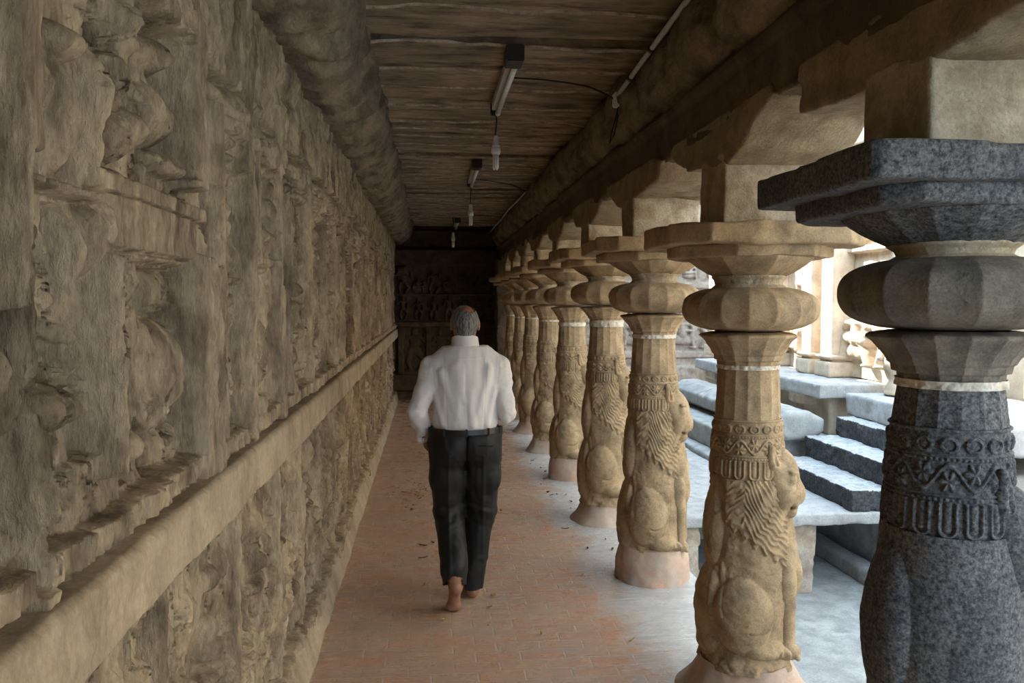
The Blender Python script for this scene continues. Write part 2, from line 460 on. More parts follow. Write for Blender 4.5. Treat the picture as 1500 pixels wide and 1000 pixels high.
NEAR = [('B', 1.227, 1.715, 0.026, 0.523, 0.085), ('B', 1.223, 1.941, 0.027, 0.257, 0.075), ('E', 1.204, 1.584, 0.029, 0.084, 0.075), ('E', 1.426, 1.397,
0.022, 0.071, 0.02), ('B', 1.618, 2.063, 0.144, 0.144, 0.045), ('E', 1.344, 2.05, 0.021, 0.087, 0.075), ('E', 1.379, 2.027, 0.022, 0.123, 0.08), ('E',
1.389, 2.009, 0.031, 0.125, 0.09), ('E', 1.53, 2.066, 0.028, 0.151, 0.08), ('E', 1.525, 1.984, 0.03, 0.088, 0.075), ('E', 1.391, 2.131, 0.056, 0.045,
0.085), ('E', 1.439, 2.018, 0.03, 0.118, 0.06), ('B', 1.398, 1.889, 0.144, 0.014, 0.088), ('E', 1.457, 1.823, 0.023, 0.095, 0.06), ('E', 1.442, 1.774,
0.024, 0.119, 0.075), ('E', 1.486, 1.813, 0.041, 0.092, 0.08), ('E', 1.579, 1.846, 0.045, 0.078, 0.075), ('E', 1.463, 1.703, 0.026, 0.072, 0.06),
('E', 1.589, 1.664, 0.028, 0.092, 0.06), ('E', 1.439, 1.607, 0.027, 0.072, 0.075), ('E', 1.355, 1.523, 0.075, 0.056, 0.085), ('E', 1.554, 1.51, 0.032,
0.078, 0.07), ('E', 1.703, 1.391, 0.03, 0.042, 0.03), ('B', 1.482, 1.36, 0.138, 0.073, 0.065), ('E', 1.643, 1.54, 0.041, 0.04, 0.02), ('B', 1.524,
1.583, 0.022, 0.215, 0.09), ('B', 1.77, 1.794, 0.233, 0.013, 0.09), ('B', 2.158, 1.524, 0.073, 0.307, 0.07), ('B', 1.959, 1.284, 0.285, 0.022, 0.06),
('E', 2.086, 1.73, 0.111, 0.061, 0.035), ('E', 2.01, 1.537, 0.162, 0.125, 0.06), ('E', 1.962, 1.442, 0.094, 0.066, 0.05), ('E', 1.993, 1.345, 0.13,
0.07, 0.06), ('E', 1.706, 1.396, 0.05, 0.054, 0.075), ('E', 1.921, 1.576, 0.044, 0.096, 0.05), ('B', 1.855, 1.857, 0.268, 0.054, 0.085), ('B', 1.857,
1.93, 0.348, 0.024, 0.08), ('E', 1.905, 2.262, 0.085, 0.05, 0.075), ('E', 2.075, 2.375, 0.072, 0.034, 0.05), ('E', 1.879, 2.127, 0.137, 0.085, 0.075),
('E', 2.098, 2.223, 0.056, 0.105, 0.065), ('E', 1.812, 2.134, 0.059, 0.067, 0.07), ('E', 1.719, 2.056, 0.043, 0.056, 0.08), ('E', 1.897, 2.023, 0.129,
0.028, 0.07), ('E', 1.939, 2.008, 0.101, 0.029, 0.08), ('E', 1.635, 2.144, 0.032, 0.068, 0.085), ('E', 1.777, 2.248, 0.04, 0.044, 0.07), ('E', 1.71,
2.276, 0.036, 0.056, 0.085), ('E', 1.643, 2.026, 0.043, 0.067, 0.08), ('B', 2.091, 2.205, 0.048, 0.226, 0.085), ('E', 1.72, 2.042, 0.036, 0.127,
0.06), ('E', 1.628, 1.938, 0.063, 0.034, 0.08), ('E', 2.341, 2.295, 0.12, 0.046, 0.085), ('E', 2.54, 2.22, 0.145, 0.095, 0.06), ('E', 2.486, 2.261,
0.067, 0.124, 0.05), ('E', 2.611, 2.226, 0.09, 0.098, 0.07), ('E', 2.431, 2.087, 0.169, 0.05, 0.07), ('E', 2.362, 2.096, 0.084, 0.049, 0.06), ('E',
2.385, 1.967, 0.119, 0.06, 0.085), ('E', 2.539, 1.843, 0.121, 0.089, 0.075), ('E', 2.291, 1.857, 0.098, 0.114, 0.075), ('E', 2.592, 2.006, 0.163,
0.034, 0.05), ('E', 2.34, 1.783, 0.069, 0.078, 0.06), ('E', 2.393, 1.705, 0.188, 0.044, 0.08), ('E', 2.327, 1.587, 0.065, 0.166, 0.075), ('E', 2.392,
1.544, 0.071, 0.161, 0.08), ('E', 2.662, 1.526, 0.073, 0.179, 0.065), ('E', 2.357, 1.546, 0.05, 0.159, 0.06), ('E', 2.419, 1.359, 0.17, 0.061, 0.07),
('B', 2.651, 1.843, 0.049, 0.669, 0.085), ('E', 2.571, 2.296, 0.267, 0.03, 0.08), ('E', 2.798, 2.365, 0.243, 0.037, 0.095), ('B', 2.227, 1.15, 0.006,
0.002, 0.01), ('E', 3.153, 2.338, 0.118, 0.069, 0.07), ('E', 3.053, 2.139, 0.148, 0.103, 0.07), ('E', 3.119, 2.099, 0.094, 0.131, 0.08), ('E', 3.075,
1.938, 0.151, 0.078, 0.07), ('B', 2.951, 1.849, 0.22, 0.02, 0.085), ('E', 3.018, 1.732, 0.097, 0.102, 0.07), ('E', 3.209, 1.707, 0.096, 0.136, 0.07),
('E', 2.947, 1.506, 0.096, 0.174, 0.08), ('E', 3.211, 1.379, 0.083, 0.163, 0.07), ('B', 3.197, 1.818, 0.058, 0.648, 0.085)]

ys = [.60]
while ys[-1] < 13.75: ys.append(ys[-1]+max(.0032, .0026*ys[-1]))
ys = np.array(ys); zs = np.arange(.10, 2.80, .0042)
R = Relief(ys, zs); rng = random.Random(11)
REC = -.695                                   # the plane the figures are cut back to
R.H[:] = 0
for q in range(90):
    yy = .62*math.exp(rng.random()*1.40); R.E(yy, rng.uniform(1.3, 2.3), .014*yy*rng.uniform(.5, 1.4), rng.uniform(.04, .15), rng.uniform(.02, .06))
for q in range(900):
    yy = 2.3+rng.random()**1.3*12; R.E(yy, rng.uniform(1.3, 2.25), rng.uniform(.010, .032), rng.uniform(.04, .14), rng.uniform(.02, .07))
# low border slabs and the plain masonry above the panels
R.B(7.0, 2.60, 7.5, .26, .085, .02)
R.B(7.0, .13, 7.5, .05, .09, .02); R.B(7.0, 1.155, 7.5, .115, .075, .01)
for k, y, z, ry, rz, h in NEAR:
    if k == 'B': R.B(y, z, ry, rz, h*(.82 if ry > 3*rz else 1))
    else: R.E(y, z, ry, rz, h, .7)
R.B(7.0, 1.282, 7.5, .036, .088)
H0 = R.H.copy()
bz = (zs > 1.24) & (zs < 2.34)
R.H[:, bz] = np.maximum(R.H[:, bz], (.046+.012*fbm(ys[:, None]*3, 0, zs[bz][None]*2, 2, 55)).astype(np.float32))
# the grounds of the niche and of the nearest figures are cut deeper
for y0, y1, z0, z1 in [(1.771, 2.178, 1.288, 1.777), (1.42, 1.492, 1.553, 1.673), (1.383, 1.652, 1.591, 1.864), (1.239, 1.326, 1.219, 1.85), (1.648, 1.704, 1.328, 1.801), (1.833, 2.215, 2.025, 2.34), (2.342, 2.806, 1.938, 2.407), (2.236, 2.772, 1.352, 1.892), (3.019, 3.51, 1.268, 1.927), (3.029, 3.585, 1.844, 2.342), (1.461, 1.575, 1.401, 1.501), (1.612, 1.692, 2.013, 2.256)]:
    w_ = R.win(y0, y1, z0, z1)
    R.H[w_] = H0[w_]
bz = (zs > .14) & (zs < 1.08)
R.H[:, bz] = np.maximum(R.H[:, bz], .040)
up_bounds = [.62, 1.52, 2.33]; y = 2.33
while y < 13.1:
    w = rng.uniform(.46, .68); y1 = min(y+w, 13.7)
    R.B(y1, 1.8, .032, .56, .085)                                    # pilaster between panels
    R.B((y+y1)/2, 1.30, w/2, .03, .07)
    cz = 2.24+rng.uniform(-.05, .04)
    R.E((y+y1)/2, cz, w*.50, .10, .10, .5); R.B((y+y1)/2, cz-.04, w*.36, .03, .095)   # canopy over the panel
    for q in range(5): R.E(y+w*(.15+.175*q), cz-.085, w*.07, .035, .09)
    if rng.random() < .55:
        zz = 1.77+rng.uniform(-.05, .05); R.B((y+y1)/2, zz, w*.42, .02, .08)
        n = rng.choice((2, 3))
        for q in range(n): R.fig(y+w*(q+.5)/n, 1.33, .42, .07, rng, rng.choice((0, 0, 1)))
        for q in range(2): R.fig(y+w*(.28+.46*q), zz+.02, .40, .075, rng, rng.choice((0, 1)))
    else:
        R.fig(y+w*.42, 1.33, .80, .085, rng, rng.choice((0, 1))); R.fig(y+w*.80, 1.33, .42, .07, rng); R.fig(y+w*.82, 1.78, .38, .07, rng, 1)
        R.E(y+w*.15, 1.5, .05, .16, .06); R.E(y+w*.14, 1.95, .05, .14, .06)
    y = y1; up_bounds.append(y)
lo_bounds = [.62]; y = .62
while y < 13.1:
    w = rng.uniform(.50, .75); y1 = min(y+w, 13.7)
    R.B(y1, .6, .02, .45, .06)
    for q in range(3): R.fig(y+w*(q+.55)/3, .18, rng.uniform(.62, .74), .075, rng, rng.choice((0, 0, 1)))
    for q in range(4): R.E(y+w*(q+.5)/4, rng.uniform(.86, .98), w*.10, rng.uniform(.05, .09), .06)
    for q in range(5): R.E(y+rng.random()*w, rng.uniform(.2, 1.0), rng.uniform(.02, .05), rng.uniform(.05, .12), rng.uniform(.03, .07))
    y = y1; lo_bounds.append(y)
if lo_bounds[-1] < 13.7: lo_bounds[-1] = 13.75
up_bounds[-1] = 13.75
# weathering: eaten edges, vertical washing, pits
Yg = ys[:, None]; Zg = zs[None, :]
N1 = fbm(Yg*5, 0, Zg*3.2, 4, 3); N2 = fbm(Yg*22, 0, Zg*11, 4, 9, .6); N3 = fbm(Yg*3, 0, Zg*1.2, 3, 21)
edge = np.clip(R.H/.05, .3, 1)
NV = fbm(Yg*30, 3, Zg*2.6, 3, 77, .6)                               # rain has washed the stone into upright furrows
R.H = .128*(np.clip(R.H, 0, .12)/.09)**1.25*(1+.10*N3)+edge*(.010*N1+.010*N2-.017*np.abs(NV))-.028*np.clip(N1-.3, 0, 1)
ck = fbm(Yg*9+.6*N2, 5, Zg*1.7, 3, 88)
ck2 = fbm(Yg*5+.4*N2+40, 2, Zg*1.1, 3, 188)
R.H -= (.065*np.exp(-(ck/.045)**2)*np.clip(N3*2+.8, 0, 1)+.055*np.exp(-(ck2/.030)**2)*np.clip(.8-N3*2, 0, 1))*(Zg < 2.30)*(Zg > 1.30)
R.H -= .030*np.exp(-(ck/.04)**2)*(Zg < 1.02)
# pilasters and frames keep straighter edges than the figures
Rf = Relief(ys, zs); Rf.B(7.0, 1.285, 7.5, .034, .118, .012)
for k, y, z, ry, rz, h in NEAR:
    if k == 'B' and rz > 3*ry: Rf.B(y+.0, z, ry*1.15, rz, .128, .010)
    elif k == 'B' and ry > 3*rz: Rf.B(y, z, ry, rz*1.1, .105, .010)
for y in up_bounds[2:-1]: Rf.B(y, 1.77, .030, .50, .118, .010)
for y in lo_bounds[1:-1]: Rf.B(y, .60, .020, .45, .095, .010)
fm = Rf.H > .02
R.H = np.where(fm, np.maximum(R.H, Rf.H+.007*N1+.004*N2-.004*np.abs(NV)), R.H).astype(np.float32)
# clefts cut in beside the nearest figures
for y, z, ry, rz, d in [(1.223, 1.592, 0.022, 0.332, 0.1), (1.367, 1.618, 0.024, 0.051, 0.07), (1.572, 1.599, 0.02, 0.215, 0.09), (1.712, 1.718, 0.039, 0.086, 0.06), (1.443, 1.457, 0.03, 0.039, 0.06), (2.031, 2.173, 0.033, 0.169, 0.08), (2.603, 1.683, 0.046, 0.438, 0.08), (3.301, 2.095, 0.06, 0.445, 0.07), (1.719, 1.401, 0.02, 0.057, 0.06), (1.297, 1.976, 0.011, 0.19, 0.06), (2.29, 1.915, 0.036, 0.115, 0.06), (2.182, 1.631, 0.026, 0.202, 0.06), (2.481, 1.579, 0.034, 0.188, 0.06), (1.597, 2.133, 0.016, 0.105, 0.06), (1.795, 2.058, 0.017, 0.074, 0.06), (1.502, 2.095, 0.011, 0.111, 0.05), (1.42, 1.946, 0.008, 0.07, 0.04), (1.53, 1.728, 0.015, 0.076, 0.06), (2.841, 1.61, 0.044, 0.24, 0.07), (3.5, 1.825, 0.05, 0.415, 0.07), (3.893, 2.069, 0.062, 0.462, 0.07)]:
    w = R.win(y-2*ry, y+2*ry, z-1.3*rz, z+1.3*rz)
    wob = .35*ry*fbm(0, 0, zs[w[1]][None]*9+y*5, 2, 7)
    R.H[w] -= 1.25*d*np.clip(1.15-(np.abs((ys[w[0]][:, None]-y+wob)/ry))**2.5, 0, 1)*np.clip((1-np.abs((zs[w[1]][None]-z)/rz)**6)*3, 0, 1)
dr = np.exp(-((Yg-1.42)/.13)**4-((Zg-2.0)/.15)**4)+np.exp(-((Yg-2.18)/.10)**4-((Zg-1.52)/.16)**4)+.8*np.exp(-((Yg-1.42)/.11)**4-((Zg-1.62)/.13)**4)
R.H += dr*(.013*(1-2*np.abs(np.sin(PI*(Yg+.012*fbm(0, 1, Zg*6, 2, 5)+.05*(Zg-1.8))/.042))))   # folds of drapery
pit = vnoise(Yg*60, 0*Zg, Zg*38, 5); R.H -= .006*np.clip(pit-.45, 0, 1)*2
plain_ = np.clip((Zg-2.36)/.05, 0, 1)
R.H -= plain_*.05*np.clip(fbm(Yg*2.3, 4, Zg*5, 3, 31)-.25, 0, 1)
# ledge band is a separate moulding; the wall body
def patch(name, y0, y1, z0, z1, parent, mat=None):
    a, b = np.searchsorted(ys, (y0, y1)); c, d = np.searchsorted(zs, (z0, z1))
    b = min(b+1, len(ys)); d = min(d+1, len(zs))
    Y, Z = np.meshgrid(ys[a:b], zs[c:d], indexing='ij')
    V = np.stack([REC+R.H[a:b, c:d], Y, Z], -1).reshape(-1, 3)
    return mesh_np(name, V, grid_faces(b-a, d-c)[:, ::-1], mat or M['wall'], parent)
wall = struct(boxes('wall_left', [(-1.1, -.74, -3, 13.8, 0, 3.3)], M['wall'], bev=0))
for i in range(len(up_bounds)-1):
    o = patch('relief_panel', up_bounds[i], up_bounds[i+1], 1.20, 2.34, wall)
for i in range(len(lo_bounds)-1):
    o = patch('frieze_panel', lo_bounds[i], lo_bounds[i+1], .10, 1.14, wall)
patch('masonry_course', .62, 13.75, 2.34, 2.82, wall)
# the part of the wall behind the camera
boxes('masonry_course', [(-.75, -.60, -3, .63, 0, 2.9)], M['wall'], wall, .01)

def strip(name, prof, y0, y1, mat, disp, dy=.02, parent=None, closed=False):
    """sweep an (x,z) profile along y with a displacement disp(s,Y,z,x)->outward"""
    P = np.array(prof, float); yv = [y0]
    while yv[-1] < y1: yv.append(yv[-1]+max(dy*.6, dy*max(yv[-1], .6)*.35))
    yv = np.array(yv)
    T = np.gradient(P, axis=0); Nn = np.stack([T[:, 1], -T[:, 0]], 1); Nn /= np.linalg.norm(Nn, axis=1)[:, None]
    Y, s_ = np.meshgrid(yv, np.arange(len(P)), indexing='ij')
    D = disp(s_/(len(P)-1), Y, P[s_, 1], P[s_, 0])
    V = np.stack([P[s_, 0]+Nn[s_, 0]*D, Y, P[s_, 1]+Nn[s_, 1]*D], -1).reshape(-1, 3)
    return mesh_np(name, V, grid_faces(len(yv), len(P)), mat, parent)

def res(prof, step=.008):
    out = [prof[0]]
    for a, b in zip(prof[:-1], prof[1:]):
        L = math.dist(a, b); n = max(1, int(L/step))
        for i in range(1, n+1): out.append((a[0]+(b[0]-a[0])*i/n, a[1]+(b[1]-a[1])*i/n))
    return out
# ledge band of the wall
pr = res([(-.72, 1.245), (-.556, 1.24), (-.545, 1.23), (-.542, 1.108), (-.553, 1.096), (-.60, 1.086), (-.72, 1.08)])
struct(strip('trim_1', pr, .62, 13.75, M['band'], lambda s, Y, z, x: -.0045*fbm(Y*4, x*9, z*14, 5, 41)-.004*np.abs(fbm(Y*30, 1, z*14, 3, 2))+0*s))
pr = res([(-.72, .15), (-.60, .145), (-.572, .12), (-.540, .0), (-.540, -.02)])
struct(strip('baseboard_left', pr, .62, 13.75, M['band'], lambda s, Y, z, x: -.006*fbm(Y*4, x*9, z*14, 5, 42)))
# rolled cornice over the wall
def roll(cx, cz, r, a0, a1, n): return [(cx+r*math.cos(a0+(a1-a0)*i/n), cz+r*math.sin(a0+(a1-a0)*i/n)) for i in range(n+1)]
def rollnoise(s, Y, z, x):
    sw = np.sin(Y*26+s*7+2.2*fbm(Y*1.7, s*2, 0, 2, 50))
    return -(.030*sw*np.abs(fbm(Y*2, s*3, 1, 2, 8))+.022*fbm(Y*2.2, s*2.5, 1, 4, 51)+.008*np.abs(fbm(Y*15, s*9, 2, 3, 52)))
pr = [(-.70, 2.84), (-.60, 2.845)]+[(-.63-.01*0+x, z) for x, z in roll(0, 3.07, .27, rad(-58), rad(60), 40)]
pr = [(-.74, 2.72), (-.58, 2.71)]+roll(-.565, 2.985, .285, rad(-84), rad(20), 44)
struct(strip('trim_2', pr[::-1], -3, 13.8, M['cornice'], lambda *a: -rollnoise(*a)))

# ------------------------------------------------------------------ ceiling of long stone slabs
JY = []
y = -3.0; rr = random.Random(3); VV = []; FF = []; base = 0
while y < 13.75:
    w = rr.uniform(.20, .50); dz = rr.uniform(-.022, .020); tl = rr.uniform(-.016, .012); y1 = min(y+w, 13.8)
    xx = np.arange(-.72, 1.75, .03 if y > 0 else .3); n = 11
    t = np.concatenate([[0], np.linspace(0, 1, n-2), [1]]); yy = y+.0005+(y1-y-.001)*t
    X, Y = np.meshgrid(xx, yy, indexing='ij')
    e = np.minimum(t, 1-t)*w
    lip = np.zeros(n); lip[0] = lip[-1] = .07; t[0] = t[1]; t[-1] = t[-2]
    Z = 3.02+dz+tl*(t[None]*2-1)+.020*np.exp(-(e/.006)**2)[None]+lip[None]+.010*fbm(X*1.2, Y*9, 3, 4, 60)+.006*fbm(X*4, Y*30, 3, 3, 61)
    JY.append(y1)
    VV.append(np.stack([X, Y, Z], -1).reshape(-1, 3)); FF.append(grid_faces(len(xx), n)+base); base += VV[-1].shape[0]
    y = y1
ceil = struct(mesh_np('ceiling', np.concatenate(VV), np.concatenate(FF), M['ceil']))
for y in [v for v in JY if 1.5 < v < 13.5]:  # added pale strips imitate lit slab edges along the joints
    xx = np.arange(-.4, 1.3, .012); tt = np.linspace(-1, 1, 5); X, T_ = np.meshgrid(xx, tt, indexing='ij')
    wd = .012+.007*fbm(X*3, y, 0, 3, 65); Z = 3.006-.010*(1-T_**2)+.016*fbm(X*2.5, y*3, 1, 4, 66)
    mesh_np('lit_edge_strip', np.stack([X, y+T_*wd, Z], -1).reshape(-1, 3), grid_faces(len(xx), 5), M['joint'], ceil)
boxes('roof_slab', [(-1.1, 2.35, -3, 14.6, 3.09, 3.55)], M['beam'], ceil, .01)

# ------------------------------------------------------------------ beam over the columns and its rolled cornice
pr = res([(1.70, 2.42), (1.22, 2.415), (1.205, 2.43), (1.20, 2.60), (1.18, 2.615), (1.17, 2.65), (1.19, 2.665), (1.215, 2.70)], .012)
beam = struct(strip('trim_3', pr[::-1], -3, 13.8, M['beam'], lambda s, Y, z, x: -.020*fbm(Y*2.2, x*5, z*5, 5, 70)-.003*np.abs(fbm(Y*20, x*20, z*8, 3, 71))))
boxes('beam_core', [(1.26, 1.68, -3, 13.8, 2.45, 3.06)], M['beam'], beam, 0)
def lumps(s, Y, z, x):
    per = .62; u = (Y/per+.15*fbm(Y*.5, 0, 0, 1, 5)) % 1.0
    L = np.abs(np.sin(PI*u))**.5
    return .045*L-.045+.024*fbm(Y*2.4, s*2.5, 1, 5, 81)-.016*np.abs(fbm(Y*12, s*7, 2, 4, 82))+.008*np.sin(Y*30+s*9)*np.abs(fbm(Y*2, s*3, 1, 2, 8))
pr = roll(1.285, 2.86, .215, rad(118), rad(262), 44)
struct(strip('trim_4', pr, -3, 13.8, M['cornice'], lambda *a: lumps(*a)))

# ------------------------------------------------------------------ floor, back wall
g = mesh_np('floor', [(-.75, -3, 0), (1.63, -3, 0), (1.63, 13.95, 0), (-.75, 13.95, 0), (-.75, -3, -.7), (1.63, -3, -.7), (1.63, 13.95, -.7), (-.75, 13.95, -.7)],
            [(0, 1, 2, 3), (1, 5, 6, 2), (4, 5, 1, 0), (0, 3, 7, 4), (3, 2, 6, 7)], M['floor'], None, False)
struct(g)
# rough kerb of the walkway towards the court
pr = res([(1.50, -.02), (1.56, .0), (1.62, -.005), (1.655, -.03), (1.66, -.62)], .015)
g2 = strip('floor_kerb', pr, -2.9, 13.8, M['court'], lambda s, Y, z, x: -.006*fbm(Y*3, x*5, z*5, 4, 90), .03, g)

yb = np.linspace(-.75, 1.75, 330); zb = np.linspace(0, 3.1, 400)
Rb = Relief(yb, zb); rb = random.Random(5)
Rb.B(.4, 2.47, 1.2, .15, .17, .03); Rb.B(.4, 2.8, 1.2, .16, .06, .03); Rb.B(.4, 1.32, 1.2, .055, .13, .02); Rb.B(.4, .30, 1.2, .15, .10, .03)
Rb.B(-.47, 2.25, .12, .10, .22, .06); Rb.B(-.70, 1.2, .10, 1.3, .09)
for i in range(7): Rb.fig(-.45+.26*i, 1.85, .42, .08, rb, i % 2); Rb.fig(-.45+.26*i, 1.40, .40, .08, rb, 0)
Rb.B(.4, 1.83, 1.1, .02, .07)
for xx in (-.5, -.02, .46, .94, 1.3): Rb.B(xx, .9, .05, .45, .07)
for xx in (-.26, .22, .7, 1.12): Rb.fig(xx, .5, .75, .05, rb, 0)
Rb.H += .012*fbm(yb[:, None]*5, 0, zb[None]*5, 4, 17)
Yb, Zb = np.meshgrid(yb, zb, indexing='ij')
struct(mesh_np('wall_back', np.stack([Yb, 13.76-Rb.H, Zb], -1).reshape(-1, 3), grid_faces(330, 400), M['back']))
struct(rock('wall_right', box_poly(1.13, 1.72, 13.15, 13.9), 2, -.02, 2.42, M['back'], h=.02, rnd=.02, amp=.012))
# ------------------------------------------------------------------ the open court
def slab(name, x0, x1, y0, y1, z0, z1, mat, parent=None, h=.02, amp=.007, rnd=.010, seed=0, off=(0, 0, 0), fr=5.0):
    return rock(name, box_poly(x0, x1, y0, y1), 2, z0, z1, mat, parent, off, h=h, amp=amp, rnd=rnd, seed=seed, fr=fr)

def hgrid(name, x0, x1, y0, y1, z, step, amp, mat, seed):
    xx = np.arange(x0, x1, step); yy = np.arange(y0, y1, step); X, Y = np.meshgrid(xx, yy, indexing='ij')
    return mesh_np(name, np.stack([X, Y, z+amp*fbm(X*1.5, Y*1.5, 0, 5, seed)], -1).reshape(-1, 3), grid_faces(len(xx), len(yy))[:, ::-1], mat)
struct(tag(hgrid('ground', 1.6, 9.0, -4, 16.5, -.68, .06, .012, M['court'], 5)))
bs = empty('paving_slab', (2.7, 6.5, 0), 'long pale stone slab bridging from the walkway to the granite steps', 'paving slab')
slab('slab_top', 1.64, 4.25, 5.95, 7.5, -.105, .0, M['paving'], bs, .022, .009, .012, 3, (2.7, 6.5, 0))
slab('support_post', 2.92, 3.12, 6.02, 6.20, -.70, -.10, M['limepost'], bs, .02, .010, .015, 4, (2.7, 6.5, 0))
slab('support_post', 1.95, 2.15, 6.02, 6.20, -.70, -.10, M['limepost'], bs, .02, .010, .015, 9, (2.7, 6.5, 0))
pv = struct(boxes('floor_court', [(1.66, 3.0, 7.52, 12.5, -.7, -.004), (3.0, 9, 7.8, 12.5, -.7, -.004)], M['paving'], bev=.004))
# lower plinth of the shrine in the sunken part
SH = (5.0, 8.0, 0)
sh = empty('shrine', SH, 'sunlit sandstone shrine with pilasters and moulded plinth across the court', 'building')
slab('plinth_base', 3.80, 4.6, -3.5, 5.25, -.70, .0, M['court'], sh, .05, .01, .02, 5, SH)
slab('plinth_kerb', 3.62, 3.79, -3.5, 7.5, -.70, -.54, M['court'], sh, .03, .01, .02, 6, SH)
slab('plinth_kerb', 2.98, 3.8, 7.56, 12.4, -.02, .055, M['court'], sh, .025, .008, .015, 7, SH)
slab('plinth_base', 3.14, 4.2, 7.66, 12.0, .05, .30, M['court'], sh, .025, .008, .015, 8, SH)
# torus moulding
def oct_xz(cx, cz, rx, rz): return [(cx+rx*math.cos(t), cz+rz*math.sin(t)) for t in [rad(22.5+45*i) for i in range(8)]]
rock('torus_moulding', oct_xz(3.70, .45, .30, .165), 1, 7.50, 10.9, M['court'], sh, SH, h=.022, rnd=.06, amp=.008, seed=9)
slab('plinth_recess', 4.18, 4.9, 7.82, 12.0, .28, .72, M['cream'], sh, .03, .01, .015, 10, SH)
for yy in (8.1, 9.5, 10.8): slab('recess_block', 4.05, 4.25, yy, yy+.42, .58, .72, M['cream'], sh, .02, .01, .02, int(yy*7), SH)
slab('porch_slab', 4.00, 5.0, 7.69, 11.55, .70, .85, M['paving'], sh, .022, .008, .015, 11, SH)
# sunlit wall and pilasters
slab('shrine_wall', 4.76, 5.2, 7.66, 12.4, .82, 5.2, M['cream'], sh, .05, .012, .02, 12, SH)
slab('shrine_wall', 5.65, 6.0, -3.5, 7.7, -.6, 5.2, M['cream'], sh, .07, .015, .02, 13, SH)
slab('cornice', 4.35, 5.3, 7.4, 12.5, 3.30, 3.55, M['cream'], sh, .035, .015, .05, 14, SH)
for k, (yy, w) in enumerate(((8.40, .27), (8.89, .24), (10.0, .26), (11.0, .26), (12.05, .3))):
    pl = slab('pilaster', 4.50, 4.50+w, yy, yy+w, .99, 3.2, M['cream'], sh, .022, .004, .01, 20+k, SH)
    p2 = slab('pilaster_base', 4.45, 4.82, yy-.05, yy+w+.05, .85, 1.03, M['cream'], sh, .02, .005, .03, 30+k, SH)
    slab('pilaster_collar', 4.46, 4.81, yy-.04, yy+w+.04, 1.05, 1.10, M['cream'], sh, .014, .003, .02, 40+k, SH)
# figures carved on the shrine wall
ysr = np.arange(7.66, 12.3, .012); zsr = np.arange(.86, 3.2, .012); Rs = Relief(ysr, zsr); rs_ = random.Random(21)
for yy, n in ((7.70, 2), (9.2, 2), (10.3, 2), (11.3, 2)):
    for q in range(n): Rs.fig(yy+.16+.34*q, 1.0, 1.0+.25*rs_.random(), .16, rs_, q % 2)
for q in range(14): Rs.fig(7.8+.32*q, 2.35, .55, .12, rs_, 1)
Rs.B(10, 2.28, 3, .04, .10); Rs.H += .015*fbm(ysr[:, None]*5, 0, zsr[None]*4, 4, 12)
Yr, Zr = np.meshgrid(ysr, zsr, indexing='ij')
mesh_np('wall_relief', np.stack([4.755-Rs.H, Yr, Zr], -1).reshape(-1, 3)-np.array(SH), grid_faces(len(ysr), len(zsr)), M['cream'], sh)
# staircase
st = empty('stone_staircase', (3.9, 6.8, 0), 'dark granite steps with treads painted pale for sky light, climbing to the shrine porch', 'stairs')
def step(x0, x1, y0, y1, z0, z1, seed):
    V, F = rock_V(box_poly(x0, x1, y0, y1), 2, z0, z1, h=.012, rnd=.006, amp=.011, fr=14, seed=seed)
    o = mesh_np('step', V-np.array((3.9, 6.8, 0)), F, M['stepgr'], st)
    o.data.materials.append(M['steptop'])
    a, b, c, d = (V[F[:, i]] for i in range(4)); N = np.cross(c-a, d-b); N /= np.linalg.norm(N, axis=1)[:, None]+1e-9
    o.data.polygons.foreach_set('material_index', ((N[:, 2] > .75) & (V[F[:, 0], 2] > z1-.04)).astype(np.int32)); o.data.update()  # upward faces get the colour that stands for sky light
step(3.40, 3.81, 5.97, 7.40, -.004, .172, 1); step(3.73, 4.15, 5.85, 7.44, .168, .366, 2); step(4.06, 4.47, 5.60, 7.46, .362, .550, 3)
slab('core_block', 3.86, 5.5, 5.5, 7.42, -.7, .16, M['court'], st, .04, .01, .02, 41, (3.9, 6.8, 0))
slab('core_block', 4.17, 5.5, 5.5, 7.42, .16, .37, M['court'], st, .04, .01, .02, 42, (3.9, 6.8, 0))
slab('top_landing', 4.22, 5.5, 5.3, 7.58, .55, .775, M['paving'], st, .02, .012, .02, 43, (3.9, 6.8, 0))
# guardian figure on the landing
gf = empty('guardian_statue', (4.60, 7.28, .785), 'weathered pale seated lion statue on a baluster beside the steps', 'statue')
f = Field((-.22, -.22, 0), (.22, .22, 1.25), .012)
for a, b, r1, r2 in (((0, 0, .03), (0, 0, .05), .13, .12), ((0, 0, .08), (0, 0, .28), .08, .10), ((0, 0, .30), (0, 0, .33), .14, .14)): f.cone(a, b, r1, r2, .02)
f.build('baluster', M['cream'], gf)
f = Field((-.26, -.26, .28), (.26, .26, 1.30), .012)
f.ell((.03, 0, .50), (.15, .12, .16), .04); f.cone((.02, 0, .55), (-.04, 0, .86), .12, .09, .04); f.ell((-.06, 0, .98), (.11, .09, .11), .03)
f.ell((-.15, 0, .94), (.06, .05, .05), .02)
for sy in (-1, 1):
    f.chain([(-.08, sy*.07, .80), (-.11, sy*.07, .60), (-.12, sy*.07, .38)], [.045, .038, .04], .02); f.ell((-.14, sy*.07, .36), (.05, .035, .03), .01)
    f.ell((.06, sy*.11, .46), (.11, .05, .12), .02); f.cone((-.02, sy*.06, 1.07), (-.03, sy*.08, 1.11), .02, .012, .01)
g = f.grids(); f.G += .012*fbm(g[0]*14, g[1]*14, g[2]*14, 3, 4).astype(np.float32)
f.build('lion_body', M['cream'], gf)
